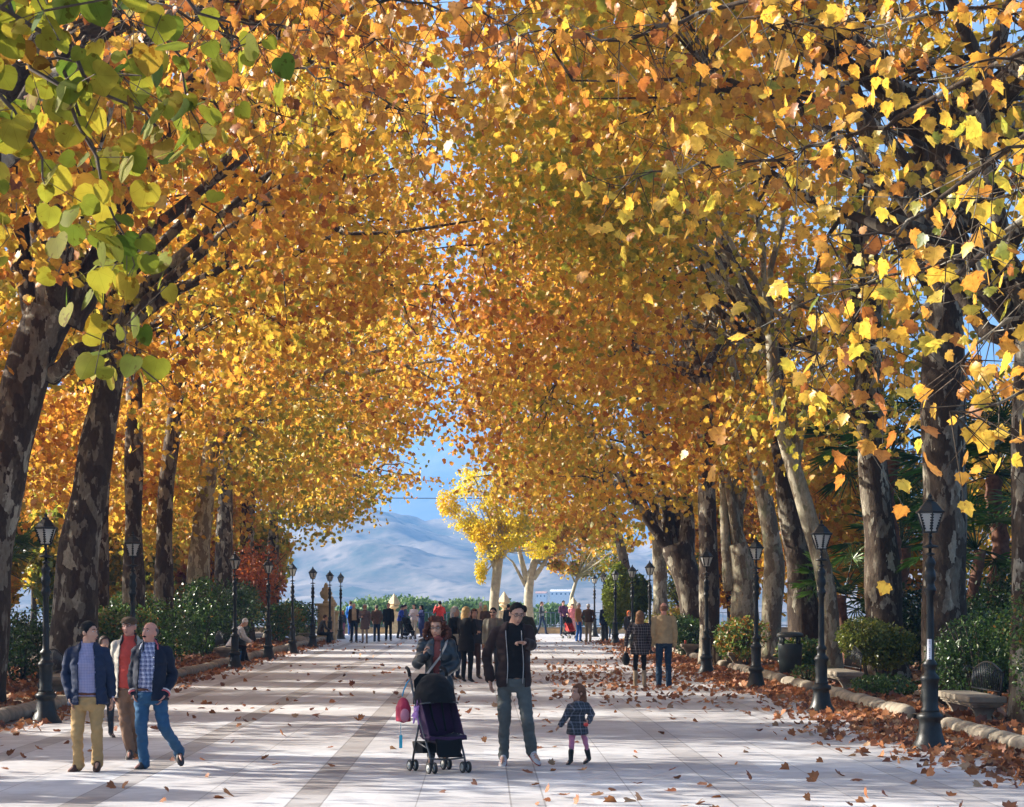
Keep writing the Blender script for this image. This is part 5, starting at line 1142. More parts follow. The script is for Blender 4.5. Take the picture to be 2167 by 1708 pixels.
def ribs(root, J, h, k):
    n = V3(J['neck'])
    for s_ in (-1, 1): MB().tube([n+V3((s_*.05, -.02, .05)), n+V3((s_*.085, -.06, .0)), n+V3((s_*.10, -.11, -.05))], [.010, .011, .008], 6).build('collar_stripe', M_RIBW if s_ < 0 else M_RIB, root)
    for s_ in 'LR':
        w, e = V3(J['w'+s_]), V3(J['e'+s_]); d = (w-e).normalized(); u = d.cross(V3((0, 1, 0))).normalized(); v = d.cross(u)
        for q, m in ((.0, M_RIB), (-.022, M_RIBW)): MB().tube([w+d*q+(u*math.cos(a)+v*math.sin(a))*.056 for a in np.linspace(0, 6.283, 13)], .009, 6).build('cuff_stripe', m, root)
    for z in (.36, .47): MB().ball(V3(J['hip']).lerp(n, z*1.6)+V3((.062, -.165, 0)), .009, 8, 6).build('snap', M_RIBW, root)
person('balding moustached man in blue jeans, checked shirt and dark blouson, glancing up', b, JM, top=M_CHECK, jacket=M_DNAVY, collar=M_DNAVY, bot=M_JEAN, shoe=M_SOLE, hair=('bald', hairm('dark_grey_hair', (.10, .09, .085))), sk=SKINR, near=True, girth=1.05, belly=.035, jopen=.068, moust=H_BLACK, tw=.9, extras=(belt, ribs))
# man in the flat cap
b, Q = px_frame(745, 0, 120, 1500, 3.714, 1475)
JC = dict(yaw=-.1, hyaw=R(-12), hpitch=-.05, head=Q(752, 250), neck=Q(760, 355), hip=Q(755, 860), sL=Q(636, 428), sR=Q(876, 424), eL=Q(612, 620, .05), eR=Q(900, 620, .05), wL=Q(620, 830, .0), wR=Q(880, 830, 0),
          hL=Q(690, 870), hR=Q(815, 870), kL=Q(710, 1130, -.03), kR=Q(800, 1130, .05), aL=Q(765, 1390), aR=Q(800, 1400, .28), tL=Q(745, 1460, -.16), tR=Q(805, 1450, .14), jlen=.02)
M_BEIGE = cloth('beige_jacket', (.42, .38, .32), .85); M_REDP = cloth('red_polo', (.52, .07, .05), .85); M_BRN = cloth('brown_trousers', (.20, .115, .07), .85)
person('older man in a brown flat cap and red polo walking behind the other two men', b, JC, top=M_REDP, jacket=M_BEIGE, collar=cloth('dark_collar', (.03, .025, .025), .8), bot=M_BRN, hair=('bald', H_GREY), sk=SKINR, near=True, jopen=.085, cap=cloth('brown_cap', (.09, .055, .03), .9), glasses=True, girth=1.0, belly=.02)
# pointing man
b, Q = px_frame(420, 0, 1160, 1460, 3.558, 1612)
JP = dict(yaw=.05, hyaw=R(14), hpitch=.30, hroll=.05, head=Q(470, 266, -.06), neck=Q(436, 360), hip=Q(440, 880), sL=Q(292, 432), sR=Q(572, 414), eL=Q(200, 640, .05), eR=Q(600, 540, -.10), wL=Q(232, 845, .0), wR=Q(545, 525, -.32),
          hL=Q(360, 900), hR=Q(520, 900), kL=Q(360, 1215, -.02), kR=Q(565, 1225, -.14), aL=Q(352, 1520), aR=Q(600, 1480, -.05), tL=Q(335, 1600, -.20), tR=Q(675, 1570, -.20), hdR=(-.75, -.65, .12), hdL=(.12, -.05, -1), jlen=.0, jx=.02)
M_BRJ = cloth('brown_wool_jacket', (.032, .018, .016), .85); M_BLK = cloth('black_cotton', (.010, .009, .010), .85); M_GJ = cloth('grey_green_jeans', (.10, .108, .10), .88)
def zips(root, J, h, k):
    c = V3(J['hip']); n = V3(J['neck']); L_ = n-c
    for x in (-.075, .10): MB().tube([c+L_*t+V3((x+.01*math.sin(t*5), -.152+.03*max(0, t-.7), 0)) for t in np.linspace(.0, .9, 9)], .005, 5).build('zip', cloth('steel_zip', (.4, .38, .36), .35), root)
M_SNK = cloth('white_sneaker', (.55, .52, .50), .6)
def sneaker(root, J, h, k):
    for s_ in 'LR':
        a, t = V3(J['a'+s_]), V3(J['t'+s_]); d = (t-a).normalized(); up = V3((0, 0, 1)); up = (up-d*up.dot(d)).normalized(); sd = d.cross(up)
        o = MB().loft([(a+d*q-up*.052, sd*w, up*.012) for q, w in ((-.05, .03), (.02, .041), (.12, .050), (.19, .042), (.22, .02))], 12).build('sneaker_sole', cloth('red_sole', (.35, .05, .05), .6), root)
        mb = MB()
        for j in range(4): c = a+d*(.045+.03*j)+up*(.02-.011*j); mb.tube([c-sd*.03, c+up*.008, c+sd*.03], .004, 5)
        mb.build('laces', M_RIB if j % 2 else M_BLK, root)
person('tall man in glasses and brown jacket pointing, beside the stroller', b, JP, top=M_BLK, jacket=M_BRJ, bot=M_GJ, shoe=M_SNK, hair=('receding', H_BLACK), near=True, k=1.02, girth=1.08, jopen=.085, glasses=True, tw=.9, hands=('relax', 'point'), palms=(None, V3((0, -.2, -1))), extras=(zips, sneaker))
# girl
b, Q = px_frame(1020, 0, 1160, 1460, 3.558, 1606)
JG = dict(yaw=-.25, hyaw=R(-55), hpitch=.0, head=Q(1010, 968), neck=Q(1012, 1048), hip=Q(1010, 1260), sL=Q(945, 1085), sR=Q(1090, 1085), eL=Q(900, 1185, -.03), eR=Q(1138, 1160, .0), wL=Q(855, 1258, -.06), wR=Q(1108, 1222, -.10),
          hL=Q(968, 1290), hR=Q(1055, 1290), kL=Q(955, 1440, -.02), kR=Q(1085, 1435), aL=Q(950, 1565), aR=Q(1112, 1550, .06), tL=Q(912, 1600, -.06), tR=Q(1060, 1580, -.05), hs=1.30, hdL=(-.6, -.2, -.6), hdR=(-.5, -.5, -.3), hairlen=1.1)
M_GPL = plaid('grey_tartan', (.035, .038, .045), (.22, .22, .25), (.12, .13, .16), .075, .16, .08); M_PINK = cloth('pink_tights', (.62, .22, .32), .85); M_BOOT = cloth('dark_boot', (.03, .03, .026), .5)
def toy(root, J, h, k):
    MB().ball(V3(J['wR'])+V3((-.03, -.05, -.035)), (.028, .02, .022), 10, 8).build('red_toy', cloth('red_plastic', (.7, .08, .06), .4), root)
    n, hp = V3(J['neck']), V3(J['hip'])
    for i in range(4): MB().ball(n.lerp(hp, .2+.28*i)+V3((-.03, -.098-.012*i, 0)), .008, 8, 6).build('button', M_BOOT, root)
person('small girl in a grey tartan coat, pink tights and dark boots', b, JG, top=M_GPL, coat=.10, bot=M_PINK, boots=M_BOOT, hair=('long', hairm('chestnut_hair', (.16, .065, .03))), near=True, k=.60, girth=.98, fem=True, legw=.78, tw=1.1, hands=('spread', 'hold'), extras=(toy,))
# woman with curly hair
b, Q = px_frame(480, 0, 960, 1480, 3.558, 1550)
JW = dict(yaw=-.1, hyaw=R(-8), hpitch=.12, head=Q(466, 318), neck=Q(478, 428), hip=Q(480, 860), sL=Q(355, 468), sR=Q(592, 468), eL=Q(300, 640, -.02), eR=Q(628, 650, .0), wL=Q(355, 565, -.20), wR=Q(502, 742, -.22),
          hL=Q(420, 890), hR=Q(540, 890), kL=Q(430, 1190, -.03), kR=Q(550, 1180, .05), aL=Q(420, 1460), aR=Q(545, 1452, .1), tL=Q(400, 1530, -.16), tR=Q(550, 1525, -.08), hdL=(.25, -.25, .9), hdR=(-.8, -.3, -.25), hs=1.0)
M_LEA = cloth('black_leather', (.012, .018, .022), .32, 60, .3, 0, .6); M_TER = cloth('rust_scarf', (.22, .06, .05), .9); M_STRAP = cloth('grey_strap', (.36, .34, .31), .8)
def strap(root, J, h, k):
    n, hp = V3(J['neck']), V3(J['hip']); pts = [n+V3((.10, -.06, .0)), n+V3((.085, -.125, -.07)), n.lerp(hp, .38)+V3((.01, -.152, 0)), n.lerp(hp, .62)+V3((-.09, -.142, 0)), n.lerp(hp, .82)+V3((-.165, -.09, 0)), n.lerp(hp, .95)+V3((-.19, .0, 0))]
    MB().tube(pts, .022, 6, flat=.25, up=(.6, 0, .6)).build('bag_strap', M_STRAP, root)
    bg = MB().box(hp+V3((-.21, .03, -.02)), (.09, .2, .2)).build('shoulder_bag', M_LEA, root, True, .02)
    mb = MB()
    for i in range(5): mb.ball(n.lerp(hp, .2+.2*i)+V3((.03, -.135, 0)), .007, 8, 6)
    w, e = V3(J['wL']), V3(J['eL'])
    for i in range(3): mb.ball(w.lerp(e, .2+.25*i)+V3((.01, -.05, 0)), .006, 8, 6)
    mb.build('studs', cloth('steel_stud', (.6, .6, .6), .25), root)
person('woman with big curly auburn hair in a black leather jacket behind the stroller', b, JW, top=M_TER, jacket=M_LEA, bot=cloth('black_denim', (.012, .013, .016), .85), hair=('curly', H_AUB), near=True, k=.97, fem=True, jopen=.030, glasses=True, scarf=M_TER, hands=('hold', 'hold'), palms=(V3((.7, -.3, .2)), V3((0, .2, -1))), legw=.9, extras=(strap,))
# ------------------------------------------------ stroller
M_TUBE = simple('dark_alloy', (.10, .105, .11), .35, .1, 20, 0, metal=.8); M_TYRE = simple('rubber', (.02, .02, .02), .7, .2, 20, .1); M_RIM = simple('grey_plastic', (.42, .44, .42), .45, .1, 10, 0)
M_CAN = cloth('black_canvas', (.005, .005, .006), .85); M_PUR = cloth('dark_purple_canvas', (.035, .012, .045), .8)
def stroller(label, loc, rz, canvas, seatm, simple_=False, grp=None):
    """front towards -y, 0.46 wide"""
    r = empty('stroller', loc, rz=rz, label=label, cat='stroller', group=grp); w = .20
    for sx in (-1, 1):
        MB().tube([(sx*w, -.30, .10), (sx*w, -.24, .22), (sx*(w+.01), -.02, .55), (sx*(w+.015), .10, .75), (sx*(w+.015), .20, .95), (sx*(w+.02), .23, 1.03)], .012, 8).build('side_tube', M_TUBE, r)
        MB().tube([(sx*w, .20, .10), (sx*(w-.005), .14, .30), (sx*(w-.01), .02, .58)], .012, 8).build('rear_tube', M_TUBE, r)
        MB().tube([(sx*w, -.22, .26), (sx*(w-.01), .0, .30), (sx*(w-.01), .13, .33)], .009, 8).build('side_brace', M_TUBE, r)
        MB().tube([(sx*(w+.02), .23, 1.02), (sx*(w+.02), .25, 1.07), (sx*(w+.015), .29, 1.10), (sx*(w+.01), .34, 1.115), (sx*(w), .37, 1.11)], [.018, .019, .02, .019, .016], 10).build('handle_grip', M_CAN, r)
        for y in (-.30, .20):
            wl = empty('wheel', (sx*w, y, .062)); wl.parent = r
            for o in (-.034, .034):
                q = MB(); n = 20; prof = [(.040, -.013), (.055, -.013), (.061, -.008), (.0625, 0), (.061, .008), (.055, .013), (.040, .013)]
                q.add([(o+x, ra*math.cos(2*math.pi*k/n), ra*math.sin(2*math.pi*k/n)) for ra, x in prof for k in range(n)], [(i*n+k, i*n+(k+1) % n, ((i+1) % 7)*n+(k+1) % n, ((i+1) % 7)*n+k) for i in range(7) for k in range(n)])
                q.build('tyre', M_TYRE, wl)
                q = MB().tube([(o-.012, 0, 0), (o+.012, 0, 0)], .041, 18); q.tube([(o-.016, 0, 0), (o+.016, 0, 0)], .016, 10); q.build('rim', M_RIM, wl)
            MB().tube([(-.03, 0, 0), (.03, 0, 0)], .008, 6).tube([(0, 0, 0), (0, 0, .05)], .016, 8).build('fork', M_TYRE, wl)
    MB().tube([(-w, -.27, .16), (0, -.285, .15), (w, -.27, .16)], .010, 8).build('front_bar', M_TUBE, r)
    MB().tube([(-w, .17, .2), (w, .17, .2)], .010, 8).build('rear_bar', M_TUBE, r)
    def cloth_loft(rows, name, m, th=.02): 
        mb = MB(); vs = []
        for (hw, y, z, sag) in rows:
            for j in range(9):
                t = j/8*2-1; vs.append((hw*t, y-sag*0, z-sag*(1-t*t)))
        nr = len(rows); mb.add(vs, [(i*9+j, i*9+j+1, (i+1)*9+j+1, (i+1)*9+j) for i in range(nr-1) for j in range(8)])
        o = mb.build(name, m, r); s = o.modifiers.new('s', 'SOLIDIFY'); s.thickness = th; return o
    cloth_loft([(w-.005, .13, .86, .0), (w-.005, .06, .70, .03), (w-.005, .0, .55, .04), (w-.0, -.05, .44, .05)], 'backrest', seatm, .03)
    cloth_loft([(w, -.04, .43, .05), (w, -.12, .40, .05), (w+.01, -.24, .41, .03), (w+.012, -.30, .40, .01)], 'seat', seatm, .045)
    cloth_loft([(w*.8, -.29, .40, .01), (w*.75, -.32, .32, .0), (w*.7, -.31, .22, .0), (w*.7, -.36, .19, .0)], 'footrest', canvas, .02)
    for sx in (-1, 1):
        mb = MB(); mb.add([(sx*w, .12, .85), (sx*w, -.02, .80), (sx*w, -.20, .52), (sx*w, -.26, .41), (sx*w, -.02, .42)], [(0, 1, 2, 3, 4)]); o = mb.build('side_panel', seatm, r, False); s = o.modifiers.new('s', 'SOLIDIFY'); s.thickness = .012
        MB().tube([(sx*.07, .04, .74), (sx*.065, -.03, .58), (sx*.05, -.12, .44)], .012, 6, flat=.3).build('harness_strap', canvas, r)
    # hood
    def hcut(co, n): return co.z < .735-.10*max(0, co.y-.02)-.05*(co.y < -.05)*0
    remeshed(MB().ball((0, .07, .755), (w+.022, .25, .30), 24, 16), 'hood', canvas, r, .013, 2, .008, hcut, .006, 9)
    MB().tube([(-(w+.022)*math.cos(a), -.05-.10*math.sin(a), .735+.02*math.sin(a)) for a in np.linspace(0, 3.1416, 12)], .008, 6).build('hood_rim', M_TUBE, r)
    mb = MB(); mb.add([(-w, .14, .8), (w, .14, .8), (w*.96, .19, .98), (w*.6, .2, 1.05), (-w*.6, .2, 1.05), (-w*.96, .19, .98)], [(0, 1, 2, 3, 4, 5)]); o = mb.build('hood_back', canvas, r, False); s = o.modifiers.new('s', 'SOLIDIFY'); s.thickness = .01
    MB().box((0, .12, .26), (.34, .26, .12), taper=1.1).build('basket', canvas, r, True, .02)
    return r
cF = (G(863.7+0*0, 1637)+G(1000, 1635))/2
fl_ = G((960+410/3.558)/1.18135, 1637); fr_ = G((960+715/3.558)/1.18135, 1635); rl_ = G((960+235/3.558)/1.18135, 1631.5); rr_ = G((960+530/3.558)/1.18135, 1628)
cen = (fl_+fr_+rl_+rr_)/4; fw_ = ((fl_+fr_)-(rl_+rr_)); ang = math.atan2(fw_.x, -fw_.y)
s1 = stroller('dark purple and black umbrella stroller pushed by the curly haired woman', cen, ang*.9, M_CAN, M_PUR)
mbk = MB(); bk = empty('backpack', s1.location+Matrix.Rotation(ang*.9, 3, 'Z')@V3((-.31, .20, .66)), rz=ang*.9, label='small pink and red backpack hanging from the stroller handle', cat='backpack')
M_PNK = cloth('pink_red_nylon', (.42, .03, .07), .5); M_LPK = cloth('pale_pink_nylon', (.55, .22, .28), .5)
remeshed(MB().ball((0, 0, 0), (.072, .10, .14), 16, 12).box((0, 0, -.04), (.12, .16, .17)), 'bag_body', M_PNK, bk, .012, 3, .004)
remeshed(MB().ball((-.03, -.11, -.05), (.055, .035, .075), 14, 10), 'front_pocket', M_LPK, bk, .01, 1, .002)
MB().tube([(0, .03, .15), (.03, .05, .22), (.07, .05, .30), (.10, .03, .34)], .008, 6).tube([(.04, .08, .1), (.08, .1, 0), (.05, .08, -.1)], .01, 6).build('strap', cloth('cyan_strap', (.05, .35, .6), .6), bk)
d_ = empty('soft_toy', s1.location+Matrix.Rotation(ang*.9, 3, 'Z')@V3((-.235, .02, .62)), label='lilac soft toy dangling from the side of the stroller', cat='toy')
M_LIL = cloth('lilac_plush', (.55, .28, .60), .95)
remeshed(MB().ball((0, 0, .05), .032).ball((0, 0, 0), (.028, .026, .04)).cap((-.02, 0, -.03), (-.03, -.01, -.09), .014, .011).cap((.015, 0, -.03), (.025, 0, -.1), .014, .011).cap((-.02, 0, .02), (-.05, 0, -.02), .012, .01).ball((-.02, 0, .085), .012).ball((.02, 0, .085), .012), 'toy_body', M_LIL, d_, .006, 1)
MB().tube([(0, 0, .08), (.01, .02, .16)], .004, 5).build('loop', M_LIL, d_)
rb = empty('ribbon', s1.location+Matrix.Rotation(ang*.9, 3, 'Z')@V3((-.34, .20, .36)), label='cyan ribbon tag hanging below the pink backpack', cat='ribbon')
MB().tube([(0, 0, .17), (0, 0, .05), (.005, 0, .0)], .003, 5).box((0, 0, -.04), (.035, .01, .14)).build('ribbon_tape', cloth('cyan_ribbon', (.06, .5, .65), .6), rb, False)
# ------------------------------------------------ template for people farther off
def pose(hgt, yaw, stride=.0, arms=('down', 'down'), lean=0, hyaw=None, hpitch=0, wide=1.0, side=1, sit=False):
    s = hgt/1.75; f = V3((math.sin(yaw), -math.cos(yaw), 0)); U = V3((math.cos(yaw), math.sin(yaw), 0)); Z = V3((0, 0, 1))
    zh = .93*s if not sit else .53
    J = dict(yaw=yaw, hyaw=hyaw if hyaw is not None else yaw, hpitch=hpitch, jlen=.03)
    hip = Z*zh; neck = hip+(Z*.53+f*lean)*s; J['hip'] = hip; J['neck'] = neck; J['head'] = neck+(Z*.145+f*(.02+lean*.35))*s
    for n, sg in (('L', -1), ('R', 1)):
        S_ = neck+U*sg*.175*s*wide-Z*.055*s; J['s'+n] = S_; a = arms[0 if sg < 0 else 1]
        E, Wt = {'down': (S_-Z*.29*s+U*sg*.035*s-f*.02*s, S_-Z*.53*s+U*sg*.03*s+f*.05*s), 'pocket': (S_-Z*.27*s+U*sg*.09*s-f*.06*s, S_-Z*.47*s+U*sg*.0*s+f*.06*s),
                 'bent': (S_-Z*.27*s+U*sg*.05*s-f*.02*s, S_-Z*.24*s-U*sg*.06*s+f*.20*s), 'fold': (S_-Z*.26*s+U*sg*.04*s+f*.04*s, S_-Z*.25*s-U*sg*.15*s+f*.16*s), 'push': (S_-Z*.25*s+U*sg*.03*s, S_-Z*.36*s+f*.26*s),
                 'back': (S_-Z*.28*s+U*sg*.06*s-f*.07*s, S_-Z*.45*s-U*sg*.1*s-f*.17*s), 'knee': (S_-Z*.25*s+U*sg*.06*s+f*.08*s, S_-Z*.36*s-U*sg*.04*s+f*.26*s), 'up': (S_-Z*.20*s+U*sg*.08*s+f*.08*s, S_+Z*.06*s-U*sg*.02*s+f*.16*s)}[a]
        J['e'+n] = E; J['w'+n] = Wt
        T_ = hip+U*sg*.088*s-Z*.02*s; J['h'+n] = T_; q = stride*sg*side*s
        if sit:
            K = T_+f*.40*s-Z*.04*s+U*sg*.03; A_ = K-Z*(K.z-.09)+f*(.02+.08*sg*side); J['k'+n] = K; J['a'+n] = A_
        else:
            A_ = V3((0, 0, .085*s))+U*sg*.10*s+f*q; K = (T_+A_)/2+f*(.045+.03*abs(q))*s; J['k'+n] = K; J['a'+n] = A_
        J['t'+n] = J['a'+n]+f*.17*s-Z*.055*s+U*sg*.03*s
    return J
def pos(px, sole): return G(px, sole)
C = cloth
BK = C('black_coat_cloth', (.010, .010, .012), .85); DG_ = C('dark_grey_cloth', (.045, .045, .05), .85); DJ = C('dark_denim', (.025, .045, .085), .85); KH = C('khaki_cloth', (.26, .21, .14), .88)
CP = 'people strolling at the far end'
# couple seen from behind
b, Q = px_frame(940, 0, 1500, 1450, 5.889, 1588)
bw, Qw = px_frame(585, 0, 1500, 1450, 5.889, 1588)
J = pose(1.82, R(180), .04, ('down', 'down'), wide=1.1); J['hyaw'] = R(185)
person('bald man in a beige jumper and blue jeans walking away', b, J, top=C('beige_knit', (.42, .31, .17), .95), bot=C('deep_blue_jeans', (.020, .045, .085), .88), shoe=C('rust_shoe', (.14, .035, .02), .6), hair=('bald', hairm('cropped_hair', (.20, .10, .06))), sk=SKINR, near=True, k=1.04, girth=1.10, belly=.01, tw=1.12, coat=.0)
J = pose(1.64, R(176), .03, ('down', 'bent'), wide=1.05); J['hairlen'] = 1.0
M_HT = plaid('dark_check_coat', (.016, .013, .016), (.26, .23, .24), (.08, .06, .07), .058, .16, .05)
def handbag(col):
    def f_(root, J, h, k):
        w = V3(J['wR'])+V3((0, 0, -.10)); o = remeshed(MB().box(w+V3((0, 0, -.17)), (.12, .30, .22), taper=.75).ball(w+V3((0, 0, -.2)), (.09, .18, .13)), 'handbag', col, root, .016, 2, .004)
        MB().tube([w+V3((0, -.09, -.06)), w+V3((0, -.04, .06)), w+V3((0, .04, .06)), w+V3((0, .09, -.06))], .009, 6).build('bag_handle', col, o)
    return f_
J['eR'] = V3(J['sR'])+V3((-.10, .02, -.22)); J['wR'] = V3(J['sR'])+V3((-.12, -.03, -.42))
person('long haired woman in dark checked coat and beige boots carrying a black bag', bw, J, top=M_HT, coat=.17, bot=BK, boots=C('beige_suede_boot', (.34, .26, .17), .85), hair=('long', hairm('light_brown_hair', (.22, .11, .05))), near=True, k=.95, fem=True, legw=.78, girth=1.08, extras=(handbag(BK),))
# standing group in mid distance
P_ = person
P_('fair haired woman in a long black coat standing with her back to us', pos(987, 1443), pose(1.72, R(150), .02, ('fold', 'fold'), hyaw=R(110)), top=BK, coat=.22, bot=BK, hair=('long', H_BLOND), fem=True, girth=1.1, k=.98)
def satchel(col, dx=.14):
    def f_(root, J, h, k): remeshed(MB().box(V3(J['hip'])+V3((dx, -.1, .02)), (.24, .09, .26)), 'satchel', col, root, .016, 2, .003)
    return f_
P_('grey haired woman in black with a beige satchel, half hidden by the curly haired woman', pos(962, 1438), pose(1.72, R(60), .02, ('down', 'fold'), hyaw=R(70)), top=BK, coat=.12, bot=DJ, hair=('bob', H_GREY), fem=True, extras=(satchel(C('beige_canvas', (.42, .36, .27), .9), -.02),))
P_('man in sunglasses and a grey green jacket behind the pointing man', pos(1044, 1440), pose(1.70, R(-10), .05, ('down', 'down')), top=C('taupe_shirt', (.2, .17, .14), .85), jacket=C('grey_green_jacket', (.20, .19, .15), .85), bot=DG_, hair=('short', H_BLACK), glasses='dark', moust=H_BLACK)
P_('man in a dark olive coat just behind the pointing man, back turned', pos(1108, 1442), pose(1.76, R(190), .04, ('pocket', 'pocket')), top=C('olive_coat', (.035, .034, .025), .85), coat=.15, bot=DJ, hair=('short', H_BLACK))
P_('woman with red shoes in dark trousers between the two women in black', pos(1003, 1436), pose(1.66, R(20), .03, ('fold', 'down')), top=DG_, coat=.05, bot=C('brown_slacks', (.09, .05, .04), .85), hair=('bob', H_BROWN), fem=True)
# far end of the walk
far = [
 ('white haired man in a dark jacket over a cream jumper, far end', 749, 1360, pose(1.74, R(8), .10, ('down', 'down')), dict(top=C('cream_knit', (.55, .44, .30), .9), jacket=C('dark_brown_jacket', (.03, .02, .02), .85), bot=C('navy_slacks', (.015, .025, .05), .85), hair=('short', H_WHITE), jopen=.085)),
 ('woman in a grey brown hooded coat walking beside the white haired man', 772, 1361, pose(1.68, R(-5), .06, ('bent', 'down'), wide=1.1), dict(top=C('mauve_grey_coat', (.15, .11, .11), .88), coat=.30, bot=C('stone_leggings', (.30, .25, .21), .88), hair=('hood', H_GREY), fem=True, glasses='dark', legw=.85)),
 ('man in a brown coat seen from behind between walkers', 797, 1358, pose(1.66, R(180), .03, ('pocket', 'pocket')), dict(top=C('brown_coat', (.14, .085, .06), .88), coat=.10, bot=C('navy_slacks', (0, 0, 0)), hair=('short', hairm('iron_grey_hair', (.16, .14, .13))))),
 ('broad man all in black walking towards us, far end', 822, 1356, pose(1.74, R(5), .10, ('down', 'down'), wide=1.1), dict(top=BK, bot=BK, hair=('receding', hairm('iron_grey_hair', (0, 0, 0))), girth=1.15, belly=.04, sk=SKINR)),
 ('man with a bright blue rucksack behind the white haired man', 742, 1344, pose(1.82, R(170), .05, ('down', 'down')), dict(top=C('blue_nylon', (.03, .20, .62), .5), bot=C('blue_trousers', (.03, .10, .32), .8), hair=('short', H_BROWN), extras=(satchel(C('blue_nylon', (0, 0, 0)), -.02),))),
 ('child with ginger hair carrying a dark rucksack, left of the group', 725, 1346, pose(1.32, R(175), .08, ('down', 'down')), dict(top=C('slate_jacket', (.05, .06, .08), .8), bot=C('rose_trousers', (.35, .12, .18), .85), hair=('bob', H_RED), k=.78)),
 ('man in a blue and white jacket bending over a pram', 846, 1351, pose(1.62, R(70), .08, ('push', 'push'), lean=.10, hpitch=.2), dict(top=C('royal_blue_jacket', (.02, .05, .32), .7), bot=DG_, hair=('short', H_BLACK), cap=C('dark_cap', (.03, .03, .05), .8))),
 ('man in a slate jacket just behind the bending man', 857, 1346, pose(1.64, R(85), .03, ('fold', 'down')), dict(top=C('slate_jacket', (0, 0, 0)), bot=DJ, hair=('short', H_BLACK))),
 ('dark haired woman in a pale jumper and beige trousers by the pram', 876, 1348, pose(1.66, R(-15), .05, ('bent', 'down')), dict(top=C('pale_pink_knit', (.58, .50, .50), .9), bot=C('beige_slacks', (.52, .44, .34), .88), hair=('long', H_BLACK), fem=True)),
 ('woman in a long indigo dress beside the beige trousers', 892, 1349, pose(1.62, R(-60), .03, ('bent', 'bent')), dict(top=C('indigo_dress', (.025, .035, .12), .85), coat=.45, bot=C('indigo_dress', (0, 0, 0)), hair=('bob', H_BLACK), fem=True)),
 ('man in a bright red jacket holding up a camera, above the curly hair', 931, 1354, pose(1.84, R(200), .02, ('up', 'up')), dict(top=C('scarlet_jacket', (.70, .06, .05), .7), coat=.05, bot=DJ, hair=('short', H_BLACK), girth=1.15)),
 ('white haired man in a tan jacket between the black coat and sunglasses', 1017, 1361, pose(1.78, R(185), .03, ('down', 'fold')), dict(top=C('tan_jacket', (.45, .32, .20), .85), bot=C('stone_slacks', (.38, .33, .27), .88), hair=('short', H_WHITE))),
 ('fair haired woman in a brown coat beside the tan jacket', 1027, 1362, pose(1.66, R(170), .03, ('fold', 'fold')), dict(top=C('chocolate_coat', (.07, .04, .025), .85), coat=.12, bot=C('stone_slacks', (0, 0, 0)), hair=('bob', H_BLOND), fem=True)),
 ('person with dark hair half hidden behind the pointing man', 1076, 1360, pose(1.70, R(160), .03, ('down', 'down')), dict(top=BK, bot=DG_, hair=('short', H_BLACK))),
 ('man in a pale blue grey top leaning as he strides, near the parapet', 1146, 1342, pose(1.80, R(70), .22, ('bent', 'down')), dict(top=C('pale_blue_grey_top', (.42, .46, .46), .85), jacket=C('dark_sleeveless_vest', (.06, .07, .08), .8), bot=DJ, hair=('short', H_BROWN), jopen=.13)),
 ('tall man in a purple shirt pushing the black and red pram', 1192, 1346, pose(1.86, R(20), .04, ('push', 'push')), dict(top=C('plum_shirt', (.13, .05, .12), .85), bot=DJ, hair=('short', H_BLACK))),
 ('woman in a coral pink top behind the purple shirted man', 1211, 1342, pose(1.66, R(10), .03, ('down', 'down')), dict(top=C('coral_top', (.65, .20, .20), .85), bot=C('coral_trousers', (.62, .28, .28), .85), hair=('long', H_BROWN), fem=True)),
 ('white haired man in an amber jacket and bright blue jeans', 1224, 1358, pose(1.76, R(60), .04, ('down', 'down')), dict(top=C('amber_jacket', (.42, .22, .08), .8), coat=.05, bot=C('bright_jeans', (.03, .13, .42), .85), hair=('short', H_WHITE), girth=1.05)),
 ('man in a dark brown jacket and khaki trousers, hands in pockets, back turned', 1245, 1359, pose(1.72, R(165), .06, ('pocket', 'pocket'), wide=1.1), dict(top=C('chocolate_coat', (0, 0, 0)), coat=.04, bot=KH, hair=('short', H_WHITE), girth=1.15)),
 ('white haired man in a navy coat standing before the far right lamps', 1280, 1358, pose(1.72, R(190), .03, ('pocket', 'down')), dict(top=C('navy_overcoat', (.015, .022, .05), .85), coat=.16, bot=DG_, hair=('short', H_WHITE), girth=1.1)),
 ('person in a pink and white top just right of the navy coat', 1294, 1352, pose(1.5, R(10), .03, ('down', 'down')), dict(top=C('pink_white_top', (.62, .45, .46), .85), bot=DJ, hair=('bob', H_BROWN), fem=True, k=.9)),
 ('child in an orange hat near the long haired woman', 1331, 1372, pose(1.45, R(15), .03, ('down', 'down')), dict(top=DG_, bot=DG_, hair=('hood', C('orange_wool', (.65, .16, .05), .95)), k=.84)),
 ('woman with a purple headscarf and brown coat beside the far bench', 1453, 1378, pose(1.72, R(30), .03, ('down', 'bent')), dict(top=C('reddish_brown_coat', (.13, .06, .05), .88), coat=.38, bot=BK, hair=('hood', C('purple_scarf', (.07, .03, .08), .9)), fem=True)),
 ('dark haired man standing behind the headscarfed woman', 1434, 1372, pose(1.68, R(-20), .03, ('down', 'down')), dict(top=BK, coat=.1, bot=BK, hair=('short', H_BROWN))),
 ('small child in a tan hat and brown coat by the bench', 1441, 1384, pose(1.18, R(10), .03, ('down', 'down')), dict(top=C('rust_brown_coat', (.20, .09, .05), .88), coat=.12, bot=DG_, hair=('hood', C('tan_hat', (.36, .27, .17), .9)), k=.70)),
 ('dark haired person half hidden behind the man in the navy jacket', 221, 1560, pose(1.38, R(20), .05, ('down', 'down')), dict(top=C('dull_brown_coat', (.05, .035, .03), .88), bot=DG_, hair=('bob', hairm('dark_brown_hair', (.035, .02, .014))), fem=True, k=.8)),
]
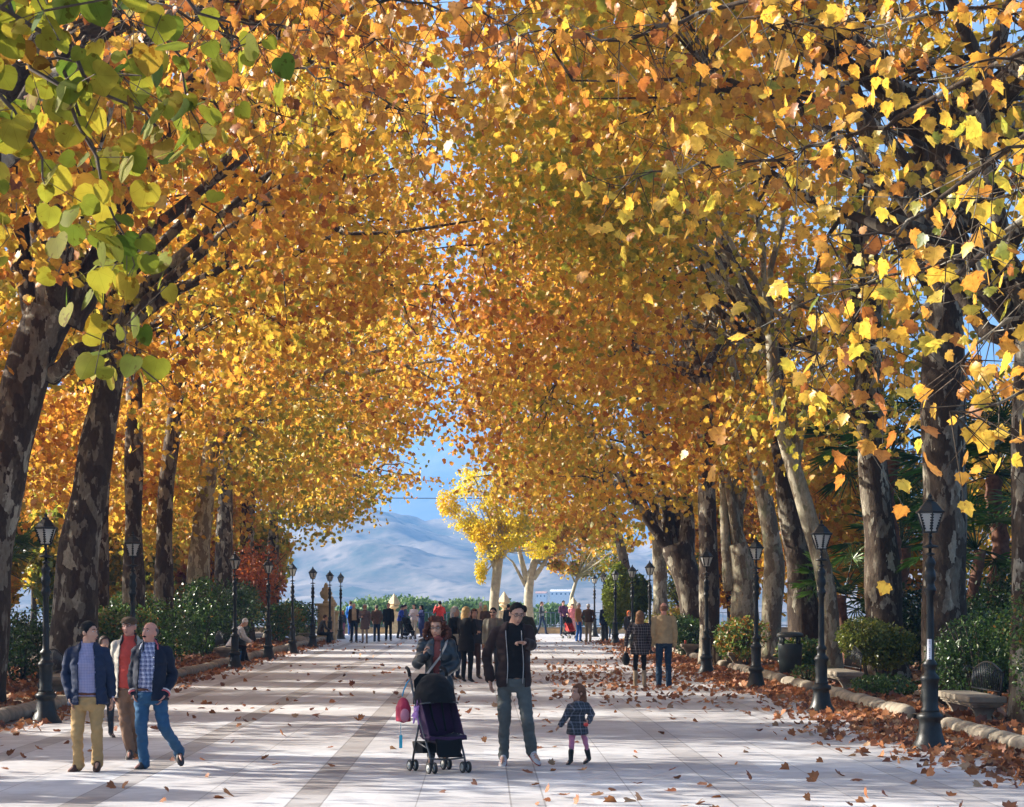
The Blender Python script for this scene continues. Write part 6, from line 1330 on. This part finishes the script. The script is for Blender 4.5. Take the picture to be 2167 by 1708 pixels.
for lb, px, so_, J, kw in far:
    if 'top' in kw: kw.setdefault('girth', 1.02)
    P_(lb, pos(px, so_), J, group=CP if so_ < 1365 else None, **kw)
# prams far off
def far_pram(label, px, sole, rz, c2): return stroller(label, pos(px, sole), rz, M_CAN, c2)
far_pram('black pram in front of the bending man, far end', 862, 1353, R(60), M_CAN)
far_pram('black pram with a red seat pushed by the purple shirted man', 1203, 1351, R(40), C('red_canvas', (.62, .05, .04), .7))
# seated
bs = V3((-7.42, 66.2, 0)); J = pose(1.72, R(105), 0, ('knee', 'knee'), lean=.30, hpitch=.55, sit=True)
P_('man in pale sleeves sitting bent over on the left stone bench', bs, J, top=C('brown_waistcoat', (.10, .055, .045), .85), jacket=C('white_sleeves', (.62, .60, .58), .85), bot=C('black_slacks', (.012, .012, .016), .85), hair=('short', H_WHITE), jopen=.10)
bgp = empty('carrier_bag', (-7.15, 66.9, .0), label='blue carrier bag beside the man on the left bench', cat='bag')
remeshed(MB().box((0, 0, .17), (.22, .3, .32), taper=.8), 'bag_body', C('blue_plastic', (.04, .16, .42), .4), bgp, .015, 2, .01)
J = pose(1.7, R(100), 0, ('knee', 'down'), lean=.18, sit=True)
P_('person in dark clothes sitting low beside the far left urn pillar', V3(((676-1022)/4760*96, 96, -.08)), J, top=DG_, bot=BK, hair=('short', H_BROWN))
